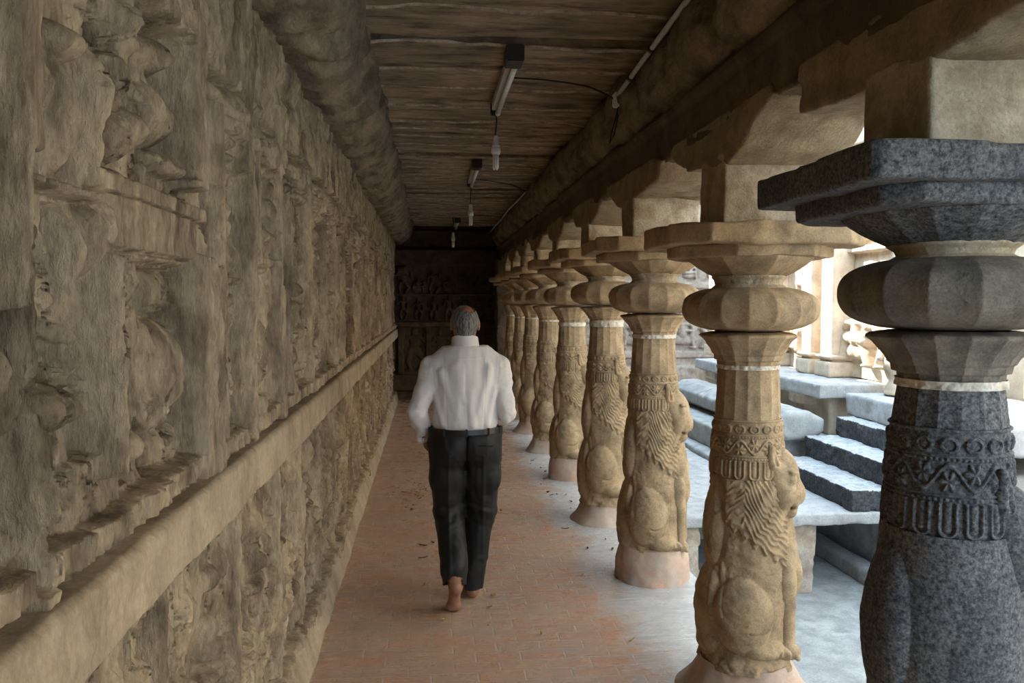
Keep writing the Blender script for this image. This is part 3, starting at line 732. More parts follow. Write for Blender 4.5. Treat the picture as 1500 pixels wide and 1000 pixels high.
# the gallery that closes the court at its far end
struct(boxes('floor_gallery', [(1.75, 9, 12.5, 16, -.7, .10)], M['redfloor'], bev=.01))
yb = np.arange(1.72, 7.5, .014); zb = np.arange(0, 4.2, .014)
Rc = Relief(yb, zb); rc = random.Random(9)
for z_, h_ in ((.25, .10), (.62, .05), (1.92, .09), (2.6, .12)): Rc.B(4.6, z_, 3, .07 if z_ > .5 else .16, h_, .02)
Rc.B(4.6, 3.5, 3, .7, .10, .03)
for i in range(18): Rc.fig(1.95+.31*i, .74, .98, .085, rc, i % 3 == 0)
for i in range(12): Rc.fig(2.0+.48*i, 2.02, .5, .10, rc, 1)
Yc, Zc = np.meshgrid(yb, zb, indexing='ij'); Rc.H += .012*fbm(Yc*4, 0, Zc*4, 4, 77)
struct(mesh_np('wall_court', np.stack([Yc, 14.4-Rc.H, Zc+.09], -1).reshape(-1, 3), grid_faces(len(yb), len(zb)), M['courtwall']))
struct(boxes('sky_blocker_behind', [(-1.1, 1.7, -3.4, -3.0, 0, 3.3)], M['wall'], bev=.01))  # added unseen wall, shuts sky light out where the corridor would continue
# ------------------------------------------------------------------ lion columns
def wrapd(a): return (a+180) % 360-180
def ellb(P, Z, p, z, rp, rz, h, pw=.6):
    return h*np.maximum(1-(wrapd(P-p)/rp)**2-((Z-z)/rz)**2, 0)**pw
def capb(P, Z, p0, z0, p1, z1, rp, h, asp=.0026, pw=.55):
    """capsule on the skin of the column; rp in degrees, asp = metres per degree"""
    x0, x1 = p0*asp, p1*asp; X = P*asp; vx, vz = x1-x0, z1-z0; L = vx*vx+vz*vz
    t = np.clip(((X-x0)*vx+(Z-z0)*vz)/L, 0, 1)
    return h*np.maximum(1-((X-x0-t*vx)**2+(Z-z0-t*vz)**2)/(rp*asp)**2, 0)**pw
def smax(a, b, k=.01):
    hh = np.maximum(k-np.abs(a-b), 0)/k
    return np.maximum(a, b)+hh*hh*k*.25

def lion_relief(P, Z, mane=150):
    """P = angle from the front of the lion (0..180 by symmetry), Z = height on a .2-.9 lion"""
    H = np.zeros_like(P)
    A = lambda v, k=.008: smax(H, v, k)
    H = A(ellb(P, Z, 116, .375, 42, .150, .060, .5)); H = A(ellb(P, Z, 178, .36, 40, .19, .045))
    H = A(ellb(P, Z, 0, .60, 46, .19, .050))
    H = A(ellb(P, Z, 84, .245, 30, .04, .060)); H = A(ellb(P, Z, 62, .23, 10, .028, .07))
    H = A(ellb(P, Z, 174, .70, 26, .17, .036)); H = H+capb(P, Z, 150, .56, 140, .38, 4.5, .006)+capb(P, Z, 160, .54, 152, .36, 4.5, .006)
    # forequarter line behind the mane
    H = A(ellb(P, Z, 60, .62, 60, .27, .020, .5))
    # mane: wavy locks falling towards the chest
    d = (P-70)*.0026
    low = .515+.0019*np.maximum(P-30, 0)+.012*np.sin(P*.42)              # scalloped lower hem of the mane
    m = np.clip((Z-low)/.012, 0, 1)*np.clip((mane-P)/8, 0, 1)*np.clip((.93-Z)/.02, 0, 1)
    nz = fbm(P*.045, 0*P, Z*9, 2, 33)
    bend = np.clip((P-45)/70, 0, 1)
    ph = (Z*(1-.35*bend)+d*(.30+.5*(1-bend))+.0052*np.sin(d*85+Z*40+3*nz)+.009*nz)*2*PI/.0235
    ridge = 1-2*np.abs(np.sin(ph/2))
    H = H+m*(.013+.0062*ridge*(.7+.3*np.sin(d*60+Z*50)))
    # incised thigh line, toes
    H = H-.012*np.exp(-((np.hypot((P-100)*.0028, Z-.38)-.060)/.0045)**2)*(Z < .37)*(P < 108)
    H = H+.006*np.cos(P*.9)*ellb(P, Z, 66, .225, 16, .03, 1)
    return H

def band_relief(P, t):
    """P degrees, t 0..1 from the bottom to the top of the carved bands"""
    u = (P/360*16) % 1.0-.5; v = (P/360*8) % 1.0-.5; bead = np.abs(np.cos(P/360*72*PI))
    H = np.zeros_like(P)
    def row(c, w): return np.clip(1-np.abs((t-c)/w)**4, 0, 1)
    H += .006*row(.985, .014)+.006*row(.755, .014)+.006*row(.40, .013)
    H += .007*row(.725, .018)*(.3+.7*bead)+.007*row(.36, .018)*(.3+.7*bead)
    # spade leaves
    tl = (t-.865)/.085; rr = np.hypot(u*2.1, tl-.0)
    H += .008*np.clip(1-np.abs(tl), 0, 1)**.3*(np.abs(np.hypot(u*2.3, tl+.1)-.72) < .16)*(np.abs(tl) < 1)
    H += .006*np.clip(1-np.hypot(u*3.2, tl*1.5)**2, 0, 1)
    # vine with rosettes
    tv = (t-.565)/.145; vin = np.abs(tv-.74*np.sin(P/360*8*2*PI))
    inb = (np.abs(tv) < 1)
    H += inb*.009*np.clip(1-(vin/.19)**2, 0, 1)**.5
    for o, c in ((0.25, -.25), (-.25, .25)):
        uu = wrapd(P*8-360*o-0)/360.0; a = np.arctan2(tv-c, uu*3.6); q = np.hypot(tv-c, uu*3.2)
        H = np.maximum(H, inb*.013*np.clip(1-(q/(.60+.12*np.cos(a*6)))**2, 0, 1)**.4*(.7+.25*np.cos(a*6)*np.clip(q*3, 0, 1)))
    # hanging U loops
    tu = (t-.17)/.16
    w = np.abs(u*2); d = np.where(tu > -.5, w, np.hypot(w, (tu+.5)*1.5))
    H += (np.abs(tu) < 1)*(.009*np.clip(1-((d-.62)/.16)**2, 0, 1)**.5+.006*np.clip(1-(d/.30)**2, 0, 1)**.5)
    return H

def lion_front(root, mat, sc, h, seed, wear):
    """head, chest locks, forelegs and paws stand free of the shaft towards the court"""
    Zs = lambda z: .2+(z-.2)*sc
    def rough(f):
        x, y, z = f.grids(); nr = np.abs(f.G) < .03
        X, Y, Z = np.broadcast_arrays(x, y, z)
        f.G[nr] += (wear*.004*fbm(X[nr]*14+seed, Y[nr]*14, Z[nr]*14, 3, seed)).astype(np.float32)
    f = Field((.02, -.20, Zs(.66)), (.30, .20, Zs(1.08)), h)
    E = lambda c, r, k=.02, op='u', rot=None: f.ell((c[0], c[1], Zs(c[2])), r, k, op, rot)
    E((.125, 0, .90), (.092, .115, .125)); E((.178, 0, .83), (.066, .074, .066), .025); E((.165, 0, .765), (.048, .056, .036), .012)
    E((.214, 0, .858), (.020, .030, .018), .015)
    for s in (-1, 1):
        E((.150, s*.078, .85), (.050, .036, .075), .012); E((.178, s*.082, .905), (.026, .022, .026), .006); E((.188, s*.070, .935), (.022, .040, .010), .006)
        f.cone((.105, s*.100, Zs(.965)), (.100, s*.122, Zs(1.030)), .030, .014, .012); f.cone((.122, s*.118, Zs(.965)), (.115, s*.130, Zs(1.01)), .012, .007, .004, 's')
        f.cone((.160, s*.060, Zs(.79)), (.120, s*.112, Zs(.72)), .020, .014, .012); f.cone((.19, s*.030, Zs(.835)), (.20, s*.055, Zs(.800)), .018, .018, .01)
    E((.20, 0, .793), (.040, .075, .007), .004, 's')
    rough(f); hd = f.build('lion_head', mat, root); hd.rotation_euler = (0, 0, rad(-24))
    f = Field((.02, -.18, Zs(.14)), (.30, .18, Zs(.72)), h)
    f.ell((.12, 0, Zs(.58)), (.10, .12, .14*sc), .03)
    for s in (-1, 1):
        f.ell((.180, s*.045, Zs(.505)), (.048, .038, .095*sc), .012); f.ell((.150, s*.105, Zs(.495)), (.044, .034, .082*sc), .012)
        f.chain([(.158, s*.075, Zs(.44)), (.163, s*.082, Zs(.40)), (.166, s*.080, Zs(.25))], [.040, .035, .030], .012)
        f.cone((.190, s*.028, Zs(.44)), (.190, s*.028, Zs(.24)), .018, .018, .006)
        f.ell((.172, s*.088, Zs(.215)), (.048, .042, .034), .012)
        for t in (-1.5, -.5, .5, 1.5): f.cone((.188, s*.088+t*.017, Zs(.222)), (.204, s*.088+t*.019, Zs(.200)), .014, .012, .004)
    rough(f); fl = f.build('lion_forelegs', mat, root); fl.rotation_euler = (0, 0, rad(-14))

def poly_mod(P, n):
    a = PI/n; return 1-1.9*(1-np.cos(a)/np.cos((np.radians(P) % (2*a))-a)) if n > 8 else np.cos(a)/np.cos((np.radians(P) % (2*a))-a)

def column(name, cx, cy, zz, q, foot, mats, label, seed, wear=1.0, white=.018, shape=None, mane=150):
    """q = mesh step (m); zz = heights of the carved band, lime joint, ring centre and slab top; foot 'flare' or 'drum'"""
    zb0, zb1, zs1, zr, zt = zz
    root = empty('lion_column', (cx, cy, 0), label, 'column', 'lion columns along the walkway')
    mc, mf, mu = mats
    n = int(2*PI*.16/q); Pd = np.arange(n)*360/n
    def shell(nm, z0, z1, fn, mat, step=None):
        m = max(2, int((z1-z0)/(step or q)))+1
        z = np.linspace(z0, z1, m); Z, P = np.meshgrid(z, Pd, indexing='ij')
        r = fn(P, Z); T = np.radians(P)
        V = np.stack([r*np.cos(T), r*np.sin(T), Z], -1).reshape(-1, 3)
        return mesh_np(nm, V, grid_faces(m, n, True), mat, root)
    def rough(P, Z, a=1.0, s=0):
        T = np.radians(P); x = np.cos(T)*.16; y = np.sin(T)*.16
        return a*wear*(.005*fbm(x*9+cx, y*9+cy, Z*9, 4, seed+s)+.0016*fbm(x*60, y*60, Z*60, 2, seed+1+s))
    fz = .215 if foot == 'drum' else .16
    sc = (zb0-.2)/.70
    zp = [-.03, 0, .06, .12, .2, .26, .40, .55, .70, .82, .90, 1.0]
    rp = [.30, .285, .235, .205, .180, .178, .175, .158, .152, .146, .148, .148]
    if foot == 'drum': rp = [.215, .213, .208, .205, .185, .178, .170, .155, .148, .144, .146, .146]
    if shape: rp = [r*s for r, s in zip(rp, shape)]
    def lion(P, Z):
        z = np.where(Z > .2, .2+(Z-.2)/sc, Z)
        return np.interp(z, zp, rp)+lion_relief(np.abs(wrapd(P)), z, mane)*np.clip((z-.12)/.08, 0, 1)+rough(P, Z)+.012*wear*np.clip(1-np.abs(z-.17)/.08, 0, 1)*fbm(P*.06, 0*P, Z*20, 3, seed+3)
    def ftfn(P, Z): return np.interp(Z, zp, rp)*(1.02 if foot == 'drum' else 1.0)+.006*fbm(P*.025, 0*P, Z*6, 3, seed+8)*1.6+(.012 if foot == 'drum' else .0)*np.clip((fz-Z)/.01, 0, 1)
    shell('column_foot', -.02, fz, ftfn, mf, q*1.3)
    ln = shell('carved_lion', fz-.02, zb0+.005, lion, mc)
    lion_front(ln, mc, sc, max(.006, q*1.5), seed, wear)
    def bands(P, Z): return np.interp(Z, [zb0, zb0+.03, zb1], [.149, .152, .140])+band_relief(P, (Z-zb0)/(zb1-zb0))+rough(P, Z, .35)
    shell('carved_band', zb0, zb1, bands, mc, q*.8)
    def shaft(P, Z): return np.interp(Z, [zb1, zs1], [.140, .128])*(poly_mod(P, 16)*.9+.1)+rough(P, Z, .4)
    shell('faceted_shaft', zb1, zs1+.005, shaft, mc)
    if white > 0:
        shell('lime_joint', zs1, zs1+white, lambda P, Z: .131+.004*fbm(P*.1, 0*P, Z*60, 3, seed)+0*Z, M['lime'])
    def lotus(P, Z):
        t = (Z-zs1-white)/(zr-.0955-zs1-white)
        r = np.interp(t, [0, .12, .14, .30, .32, .45, .75, .86, .93, 1.0], [.128, .130, .142, .146, .152, .160, .192, .210, .205, .150])
        return r*poly_mod(P, 16)+rough(P, Z, .6)-.03*wear*np.clip(fbm(P*.02+seed, 0*P, Z*9, 2, seed+5)-.55, 0, 1)
    shell('lotus_collar', zs1+white-.002, zr-.0955, lotus, mu)
    def ring(P, Z):
        s = np.clip((Z-zr)/.094, -1, 1)
        return (.105+.180*(1-np.abs(s)**2.6)**.5)*(poly_mod(P, 16))+rough(P, Z, .55)-.02*wear*np.clip(fbm(P*.015+seed, 0*P, Z*7, 2, seed+6)-.5, 0, 1)
    shell('cushion_ring', zr-.094, zr+.094, ring, mu, q*.7)
    z0 = zr+.088; z3 = zt-.125; z2 = z3-.085
    shell('neck', z0, z2+.006, lambda P, Z: np.interp((Z-z0)/(z2-z0), [0, .1, .35, .7, 1], [.155, .15, .135, .14, .155])+rough(P, Z, 1.2, 3), M['block'])
    def bowl(P, Z):
        t = (Z-z2)/(z3-z2)
        return np.interp(t, [0, .1, .25, .5, .8, .93, 1.0], [.150, .168, .195, .232, .268, .276, .262])*poly_mod(P, 8 if seed % 2 else 16)+rough(P, Z, .9)
    shell('lotus_bowl', z2, z3, bowl, mu)
    # square slab with worn corners, its lower step, the block and the bracket under the beam
    rs = random.Random(seed); hx, hy = .41, .325; c = .05+.10*rs.random()
    if name == 'A': hx, hy, c = .412, .318, .02
    if name == 'B': hx, hy, c = .415, .31, .13
    hstep = max(.010, q*3)
    def oct_(a, b, c): return [(cx-a, cy-b+c), (cx-a+c, cy-b), (cx+a-c, cy-b), (cx+a, cy-b+c), (cx+a, cy+b-c), (cx+a-c, cy+b), (cx-a+c, cy+b), (cx-a, cy+b-c)]
    off = (cx, cy, 0)
    rock('slab_step', oct_(hx-.075, hy-.045, c+.05), 2, z3-.008, zt-.078, mu, root, off, h=hstep*.8, rnd=.008, amp=.005, seed=seed)
    rock('capital_slab', oct_(hx, hy, c), 2, zt-.085, zt, mu, root, off, h=hstep*.8, rnd=.008, amp=.007*wear, seed=seed+2)
    rock('capital_block', box_poly(1.195, 1.60, cy-.148, cy+.148), 2, zt-.006, 2.32, M['block'], root, off, h=hstep, rnd=.015, amp=.006, seed=seed+4)
    return root

BR = {  # bracket outlines (y from the column, z): how far each arm reaches before it turns up
 'A': ([(-.62, 2.41), (-.55, 2.29), (-.15, 2.265)], [(.15, 2.262), (.50, 2.288), (.545, 2.296), (.56, 2.385), (.60, 2.41)]),
 'B': ([(-.58, 2.41), (-.50, 2.378), (-.43, 2.362), (-.30, 2.278), (-.15, 2.238)], [(.15, 2.268), (.36, 2.285), (.56, 2.375), (.62, 2.41)]),
 'C': ([(-.72, 2.41), (-.66, 2.395), (-.62, 2.322), (-.15, 2.29)], [(.15, 2.26), (.30, 2.29), (.45, 2.37), (.55, 2.41)]),
}
COLS = [  # name, y, heights, mesh step, foot, label
 ('A', 1.94, (1.106, 1.382, 1.478, 1.722, 2.055), .0024, 'flare', 'dark grey granite column nearest the viewer, cut by the right edge of the photo'),
 ('B', 3.26, (.953, 1.205, 1.415, 1.670, 2.015), .0030, 'flare', 'tan sandstone column with full carved lion, first behind the dark grey column'),
 ('C', 4.70, (1.041, 1.273, 1.480, 1.725, 2.075), .0040, 'drum', 'tan lion column on a round red plastered drum, second behind the dark grey column'),
 ('D', 6.00, (1.085, 1.300, 1.510, 1.765, 2.10), .0055, 'flare', 'worn lion column with a pale flaring plaster foot, just behind the one on the red drum'),
 ('E', 7.48, (1.04, 1.29, 1.470, 1.755, 2.10), .0070, 'drum', 'slim straight lion column standing fourth behind the dark grey column'),
 ('F', 8.87, (1.03, 1.27, 1.480, 1.760, 2.10), .0085, 'flare', 'lion column with pink flaring foot, fifth behind the dark grey column'),
 ('G', 10.20, (1.05, 1.28, 1.480, 1.765, 2.10), .0095, 'flare', 'lion column with pink flaring foot, sixth behind the dark grey column'),
 ('H', 11.42, (1.03, 1.27, 1.470, 1.760, 2.10), .0110, 'drum', 'distant lion column, second from the far end of the row'),
 ('I', 12.60, (1.05, 1.28, 1.480, 1.765, 2.10), .0120, 'flare', 'farthest lion column at the dark end of the walkway, beside the man in view'),
]
PRJ = M['pink']
for i, (nm, cy, zz, q, foot, lab) in enumerate(COLS):
    mats = (M['grey'], M['grey'], M['grey']) if nm == 'A' else (M['col'], M['plaster'] if foot == 'drum' else M['pink'], M['col'])
    shp = None
    if nm == 'A': shp = [.9]*4+[.95]*2+[.98, 1.08, 1.17, 1.12, 1.04, 1.0]
    root = column(nm, 1.37, cy, zz, q, foot, mats, lab, 100+i*13, wear=.6 if nm == 'A' else 1.1, shape=shp, mane=55 if nm == 'A' else 150, white={'D': .05, 'E': .035, 'C': .024, 'A': .022}.get(nm, .018))
    if nm == 'A':
        for ch in root.children:
            if ch.name.startswith(('lotus_collar', 'cushion_ring')): ch.data.materials[0] = M['ringA']; ch['label'] = 'brownish grey weathered stone'
    L, R_ = BR.get(nm, ([(-.60, 2.41), (-.52, 2.37), (-.34, 2.30), (-.15, 2.262)], [(.15, 2.262), (.36, 2.29), (.50, 2.375), (.58, 2.41)]))
    poly = [(cy+a, b+.02) for a, b in L]+[(cy+a, b+.02) for a, b in R_]+[(cy+.55, 2.48), (cy-.55, 2.48)]
    rock('bracket', poly, 0, 1.198, 1.66, M['bracket'], root, (1.37, cy, 0), h=.012 if i < 4 else .02, rnd=.008, amp=.010, fr=5, seed=200+i)
# ------------------------------------------------------------------ the man, walking away
man = empty('person', (.20, 4.45, 0), 'man in white long sleeved shirt and black trousers walking away barefoot', 'person')
# joints (x right, y forward)
HIP = {-1: (-.095, 0, .90), 1: (.095, 0, .90)}
KNEE = {-1: (-.098, .035, .50), 1: (.088, .07, .50)}
ANK = {-1: (-.066, -.235, .205), 1: (.040, .045, .085)}
SHO = {-1: (-.182, .0, 1.318), 1: (.182, .0, 1.318)}
ELB = {-1: (-.270, -.045, 1.085), 1: (.238, -.030, 1.075)}
WRI = {-1: (-.232, .085, .945), 1: (.170, .200, 1.110)}

def hand(f, wr, dr, side, pn):
    """palm plus five bent fingers; dr = direction of the hand, pn = palm normal, side = towards the thumb"""
    w = np.array(wr); d = np.array(dr, float); d /= np.linalg.norm(d); p = np.array(pn, float); p -= d*(p@d); p /= np.linalg.norm(p)
    s = np.cross(d, p)*side
    f.cone(w, w+d*.03, .026, .028, .015)
    for t in (-.026, -.009, .009, .026): f.cone(w+d*.025+s*t*.6, w+d*.088+s*t, .0145, .0115, .012)
    for t, L in ((-.029, .052), (-.0095, .064), (.0105, .070), (.030, .062)):
        a = w+d*.088+s*t; b = a+d*L*.42+p*.012; c = b+d*L*.18+p*L*.42; e = c-d*L*.10+p*L*.28
        f.chain([a, b, c, e], [.0100, .0092, .0085, .0075], .004)
    a = w+d*.028+s*.028; b = a+d*.030+s*.020+p*.012; c = b+d*.028+s*.004+p*.014
    f.chain([a, b, c], [.0135, .0110, .0090], .008)

f = Field((-.36, -.42, -.005), (.36, .42, 1.72), .0045)
# trunk and limbs
f.ell((0, 0, .93), (.16, .11, .12), .05); f.ell((0, .01, 1.10), (.15, .115, .16), .06); f.ell((0, 0, 1.26), (.165, .10, .15), .06)
f.cone((-.14, 0, 1.335), (.14, 0, 1.335), .055, .055, .05)
f.cone((0, -.012, 1.36), (0, .005, 1.52), .064, .058, .04)
for s in (-1, 1):
    f.chain([SHO[s], ELB[s], WRI[s]], [.050, .038, .026], .03)
    f.chain([HIP[s], KNEE[s], ANK[s]], [.085, .052, .036], .04)
hand(f, WRI[-1], (.05, .62, -.75), 1, (1, .1, .0))
hand(f, WRI[1], (-.55, .75, .10), -1, (-.3, -.2, -.9))
# feet: left one on its toes, heel lifted; right one flat
hl = np.array((-.064, -.255, .160)); bl = np.array((-.076, -.190, .034)); tl = np.array((-.080, -.135, .016))
f.ell(hl+(0, -.008, -.008), (.030, .032, .036), .02); f.cone(hl+(0, .015, -.01), bl, .029, .034, .025); f.cone(ANK[-1], hl+(0, .02, .0), .036, .030, .03)
f.cone(ANK[-1], bl+(0, .045, .02), .036, .024, .03)
f.ell(bl+(-.018, -.004, -.004), (.026, .026, .024), .015); f.ell(bl+(.020, -.004, -.004), (.024, .026, .024), .015)
for q in range(5):
    o = (.030-.0155*q, 0, 0); r = .0125 if q == 0 else .009-.0006*q
    f.chain([bl+o+(0, .010, -.012), bl+o+(0, .042-.005*q, -.020+.0*q), bl+o+(0, .058-.007*q, -.022)], [r+.002, r, r*.9], .006)
hr = np.array((.040, .0, .035)); br_ = np.array((.052, .155, .026))
f.ell(hr, (.032, .036, .034), .02); f.cone(hr+(0, .02, .0), br_, .031, .030, .03); f.cone(ANK[1], hr+(0, .01, .02), .036, .03, .03); f.cone(ANK[1], br_+(0, -.03, .01), .034, .024, .03)
f.ell(br_+(.022, 0, -.002), (.025, .03, .022), .015); f.ell(br_+(-.020, 0, -.002), (.024, .03, .022), .015)
for q in range(5):
    o = (-.030+.0155*q, 0, 0); r = .0125 if q == 0 else .009-.0006*q
    f.chain([br_+o+(0, .020, -.008), br_+o+(0, .052-.006*q, -.012), br_+o+(0, .072-.009*q, -.015)], [r+.002, r, r*.9], .006)
# head
HC = (0, .012, 1.590)
f.ell(HC, (.074, .094, .088), .02); f.ell((0, .045, 1.530), (.056, .062, .062), .03); f.ell((0, .082, 1.492), (.026, .022, .020), .02)
f.cone((0, .100, 1.592), (0, .122, 1.560), .010, .015, .012); f.ell((0, .112, 1.556), (.021, .013, .010), .008)
f.ell((0, .098, 1.622), (.050, .016, .012), .015)
for s in (-1, 1):
    f.ell((s*.031, .103, 1.600), (.017, .012, .012), .008, 's'); f.ell((s*.031, .094, 1.600), (.0125, .0125, .011), .002)
    f.ell((s*.042, .082, 1.560), (.022, .02, .018), .02)
    f.ell((s*.077, .002, 1.575), (.010, .019, .031), .006, rot=('x', .2)); f.ell((s*.085, .006, 1.580), (.005, .009, .016), .004, 's'); f.ell((s*.076, .006, 1.549), (.008, .009, .010), .006)
f.ell((0, .105, 1.527), (.024, .010, .006), .004); f.ell((0, .103, 1.519), (.021, .010, .006), .004); f.ell((0, .114, 1.523), (.022, .008, .0016), .001, 's')
f.build('body', M['skin'], man)

# hair: thick at sides and nape, thin on the crown
f = Field((-.11, -.11, 1.48), (.11, .14, 1.70), .0035)
f.ell(HC, (.0795, .099, .0935), .01); f.cone((0, -.045, 1.565), (0, -.040, 1.520), .050, .046, .02)
g = f.grids()
fr = (g[1]-.055)-(.5*(g[2]-1.60))           # hairline in front
f.G = np.maximum(f.G, fr.astype(np.float32)+0*g[0])
nape = (1.512-g[2])+.35*np.maximum(g[1]+.02, 0); f.G = np.maximum(f.G, nape.astype(np.float32)+0*g[0])
side = (1.560-g[2])+.0*g[0]; f.G = np.maximum(f.G, np.where(g[1] > -.01, side, -1).astype(np.float32)+0*g[0])
bald = .046-np.sqrt((g[0]-.016)**2+(g[1]+.020)**2*.8+((g[2]-1.680)*.85)**2)
f.G = np.maximum(f.G, bald.astype(np.float32))
f.G += .0022*fbm(g[0]*90, g[1]*90, g[2]*30, 2, 4).astype(np.float32)
f.build('hair', M['hair'], man)

# shirt
f = Field((-.37, -.24, .93), (.36, .28, 1.52), .0042)
f.ell((0, .0, 1.05), (.186, .138, .20), .05); f.ell((0, .0, 1.22), (.190, .132, .19), .06)
for s in (-1, 1): f.chain([(s*.182, 0, 1.318), (s*.085, -.004, 1.378), (0, -.006, 1.395)], [.078, .072, .070], .05)
for a, b in (((-.135, -.095, 1.31), (-.045, -.118, 1.06)), ((.130, -.095, 1.33), (.060, -.118, 1.08)), ((-.06, -.108, 1.34), (-.01, -.125, 1.15)), ((.155, -.07, 1.22), (.115, -.105, 1.02)), ((-.165, -.06, 1.18), (-.125, -.10, 1.02)), ((.02, -.118, 1.20), (.035, -.128, 1.02))):
    f.cone((a[0], a[1]+.005, a[2]), (b[0], b[1]+.004, b[2]), .020, .013, .018)
f.ell((0, -.045, 1.30), (.15, .085, .12), .05)
f.cone((-.035, -.008, 1.412), (.035, -.008, 1.412), .068, .068, .06)
f.cone((-.178, 0, 1.318), (-.208, -.012, 1.24), .077, .066, .03); f.chain([(-.208, -.012, 1.24), ELB[-1], WRI[-1]], [.066, .055, .043], .009)
f.cone((.176, 0, 1.318), (.203, -.010, 1.24), .076, .064, .03); f.chain([(.203, -.010, 1.24), ELB[1], WRI[1]], [.064, .054, .043], .009)
f.cut((0, 0, 1), (0, 0, 1.455)); 
g = f.grids(); X, Y, Z = g
body_ = np.clip((.205-np.abs(X))/.03, 0, 1)
low = np.clip((1.30-Z)/.25, 0, 1)
# blouse: cloth gathers over the belt
dW = .006*fbm(X*11+11*(Z-1.2)*X, Y*4, Z*2.6, 3, 15)+.0022*fbm(X*24, Y*14, Z*8, 2, 16)
rs = np.abs(X+.05*np.sign(X)*(Z-1.3)); 
dW = dW+.006*np.sin((X*1.0+.22*(1.36-Z)*np.sign(X+.01))*75)*np.clip((Z-1.02)/.2, 0, 1)*np.clip((1.40-Z)/.1, 0, 1)*np.exp(-(X/.11)**2)*.22
arm = 1-body_
dW = dW+arm*.0065*fbm((X+Z)*13, Y*9, (Z-X*.6)*17, 3, 6)
back = (Y < 0)
seam = .0014*(np.exp(-((np.abs(X+.004)-.110-.05*(Z-1.2))/.0035)**2))*(Z < 1.385)*back+.0013*np.exp(-((Z-1.387-.05*np.abs(X))/.0032)**2)*back*body_
cap = .0014*np.exp(-((np.abs(X)-.186-.10*(Z-1.35))/.004)**2)*(Z > 1.20)
f.G = (f.G+dW*1.0+seam+cap).astype(np.float32)
f.cut((0, 0, -1), (0, 0, 1.0-.012))
# open again below the hem for the sleeves: add the forearm of the left sleeve that hangs under the belt line
f.chain([ELB[-1], (-.236, .065, .965)], [.056, .043], .01)
f.build('shirt', M['shirt'], man)
# cuff, folded open at the left wrist
f = Field((-.32, -.0, .87), (-.15, .17, 1.03), .003)
d = np.array(WRI[-1])-np.array(ELB[-1]); d /= np.linalg.norm(d)
a = np.array((-.240, .055, .975)); b = a+d*.062
f.cone(a, b, .046, .056, 0); f.cone(a+d*.02, b+d*.10, .042, .054, 0, 's')
g = f.grids(); f.G += .003*fbm(g[0]*30, g[1]*30, g[2]*30, 2, 7).astype(np.float32)
f.cut(tuple(d), tuple(b))
f.build('cuff', M['shirt'], man)
f = Field((.05, .06, 1.03), (.26, .28, 1.2), .003)
d = np.array(WRI[1])-np.array(ELB[1]); d /= np.linalg.norm(d); a = np.array(WRI[1])-d*.02; b = a+d*.045
f.cone(a, b, .044, .046, 0); f.cone(a+d*.015, b+d*.10, .038, .042, 0, 's'); f.cut(tuple(d), tuple(b)); f.build('cuff', M['shirt'], man)
# collar with its fold
f = Field((-.12, -.12, 1.40), (.12, .14, 1.53), .003)
f.cone((0, -.010, 1.425), (0, -.002, 1.52), .084, .071, 0); f.cone((0, -.010, 1.38), (0, -.002, 1.56), .080, .062, 0, 's')
f.cut((0, .25, 1), (0, 0, 1.500)); f.cut((0, 0, -1), (0, 0, 1.425)); g = f.grids()
f.G += (.0016*np.exp(-((g[2]-1.437)/.0022)**2)).astype(np.float32)+0*g[0].astype(np.float32)
f.build('collar', M['shirt'], man)

# trousers
f = Field((-.26, -.36, .05), (.26, .26, 1.02), .0042)
f.ell((0, -.004, .925), (.188, .128, .13), .04); f.ell((-.075, -.045, .885), (.11, .095, .12), .03); f.ell((.075, -.045, .885), (.11, .095, .12), .03)
f.cone((-.10, 0, .985), (.10, 0, .985), .105, .105, .04)
HEM = {-1: (-.074, -.215, .235), 1: (.034, .030, .06)}
K2 = {-1: (-.092, .02, .50), 1: (.088, .05, .48)}
for s in (-1, 1):
    f.chain([(s*.098, -.005, .88), (s*(.101 if s < 0 else .10), .012, .70), K2[s], HEM[s]], [.108, .102, .083, .070 if s < 0 else .066], .025)
f.cone((-.074, -.205, .25), (-.070, -.225, .160), .064, .060, .02)
g = f.grids(); X, Y, Z = g
w = .010*fbm(X*10, Y*9, Z*4.5, 3, 25)+.0022*fbm(X*20, Y*20, Z*12, 2, 26)
kz = np.exp(-((Z-.50)/.10)**2)+.7*np.exp(-((Z-.20)/.09)**2)+.6*np.exp(-((Z-.80)/.06)**2)
w = w+kz*.008*fbm(X*11*np.sign(X)+Z*9, Y*7, Z*22, 2, 27)
crease = .005*np.exp(-((np.abs(X-.0)-.098)/.010)**2)*(Y < 0)*(Z < .85)
centre = .010*np.exp(-(X/.008)**2)*(Y < 0)*(Z < .97)*(Z > .75)
f.G = (f.G+w-crease+centre).astype(np.float32)
d = np.array(HEM[-1])-np.array(K2[-1]); d /= np.linalg.norm(d)
f.cut((0, 0, -1), (0, 0, .052)); 
# the hems open on the feet
f.G = np.where((X < -.005) & (Z < .4), np.maximum(f.G, (-((Y+.225)*(.28)+(Z-.158)*.96)).astype(np.float32)), f.G)
f.cut((0, 0, 1), (0, 0, .992))
f.cone(np.array(HEM[-1])+(0, -.02, -.03), np.array(HEM[-1])+(0, -.05, -.12), .050, .052, 0, 's')
f.build('trousers', M['trouser'], man)
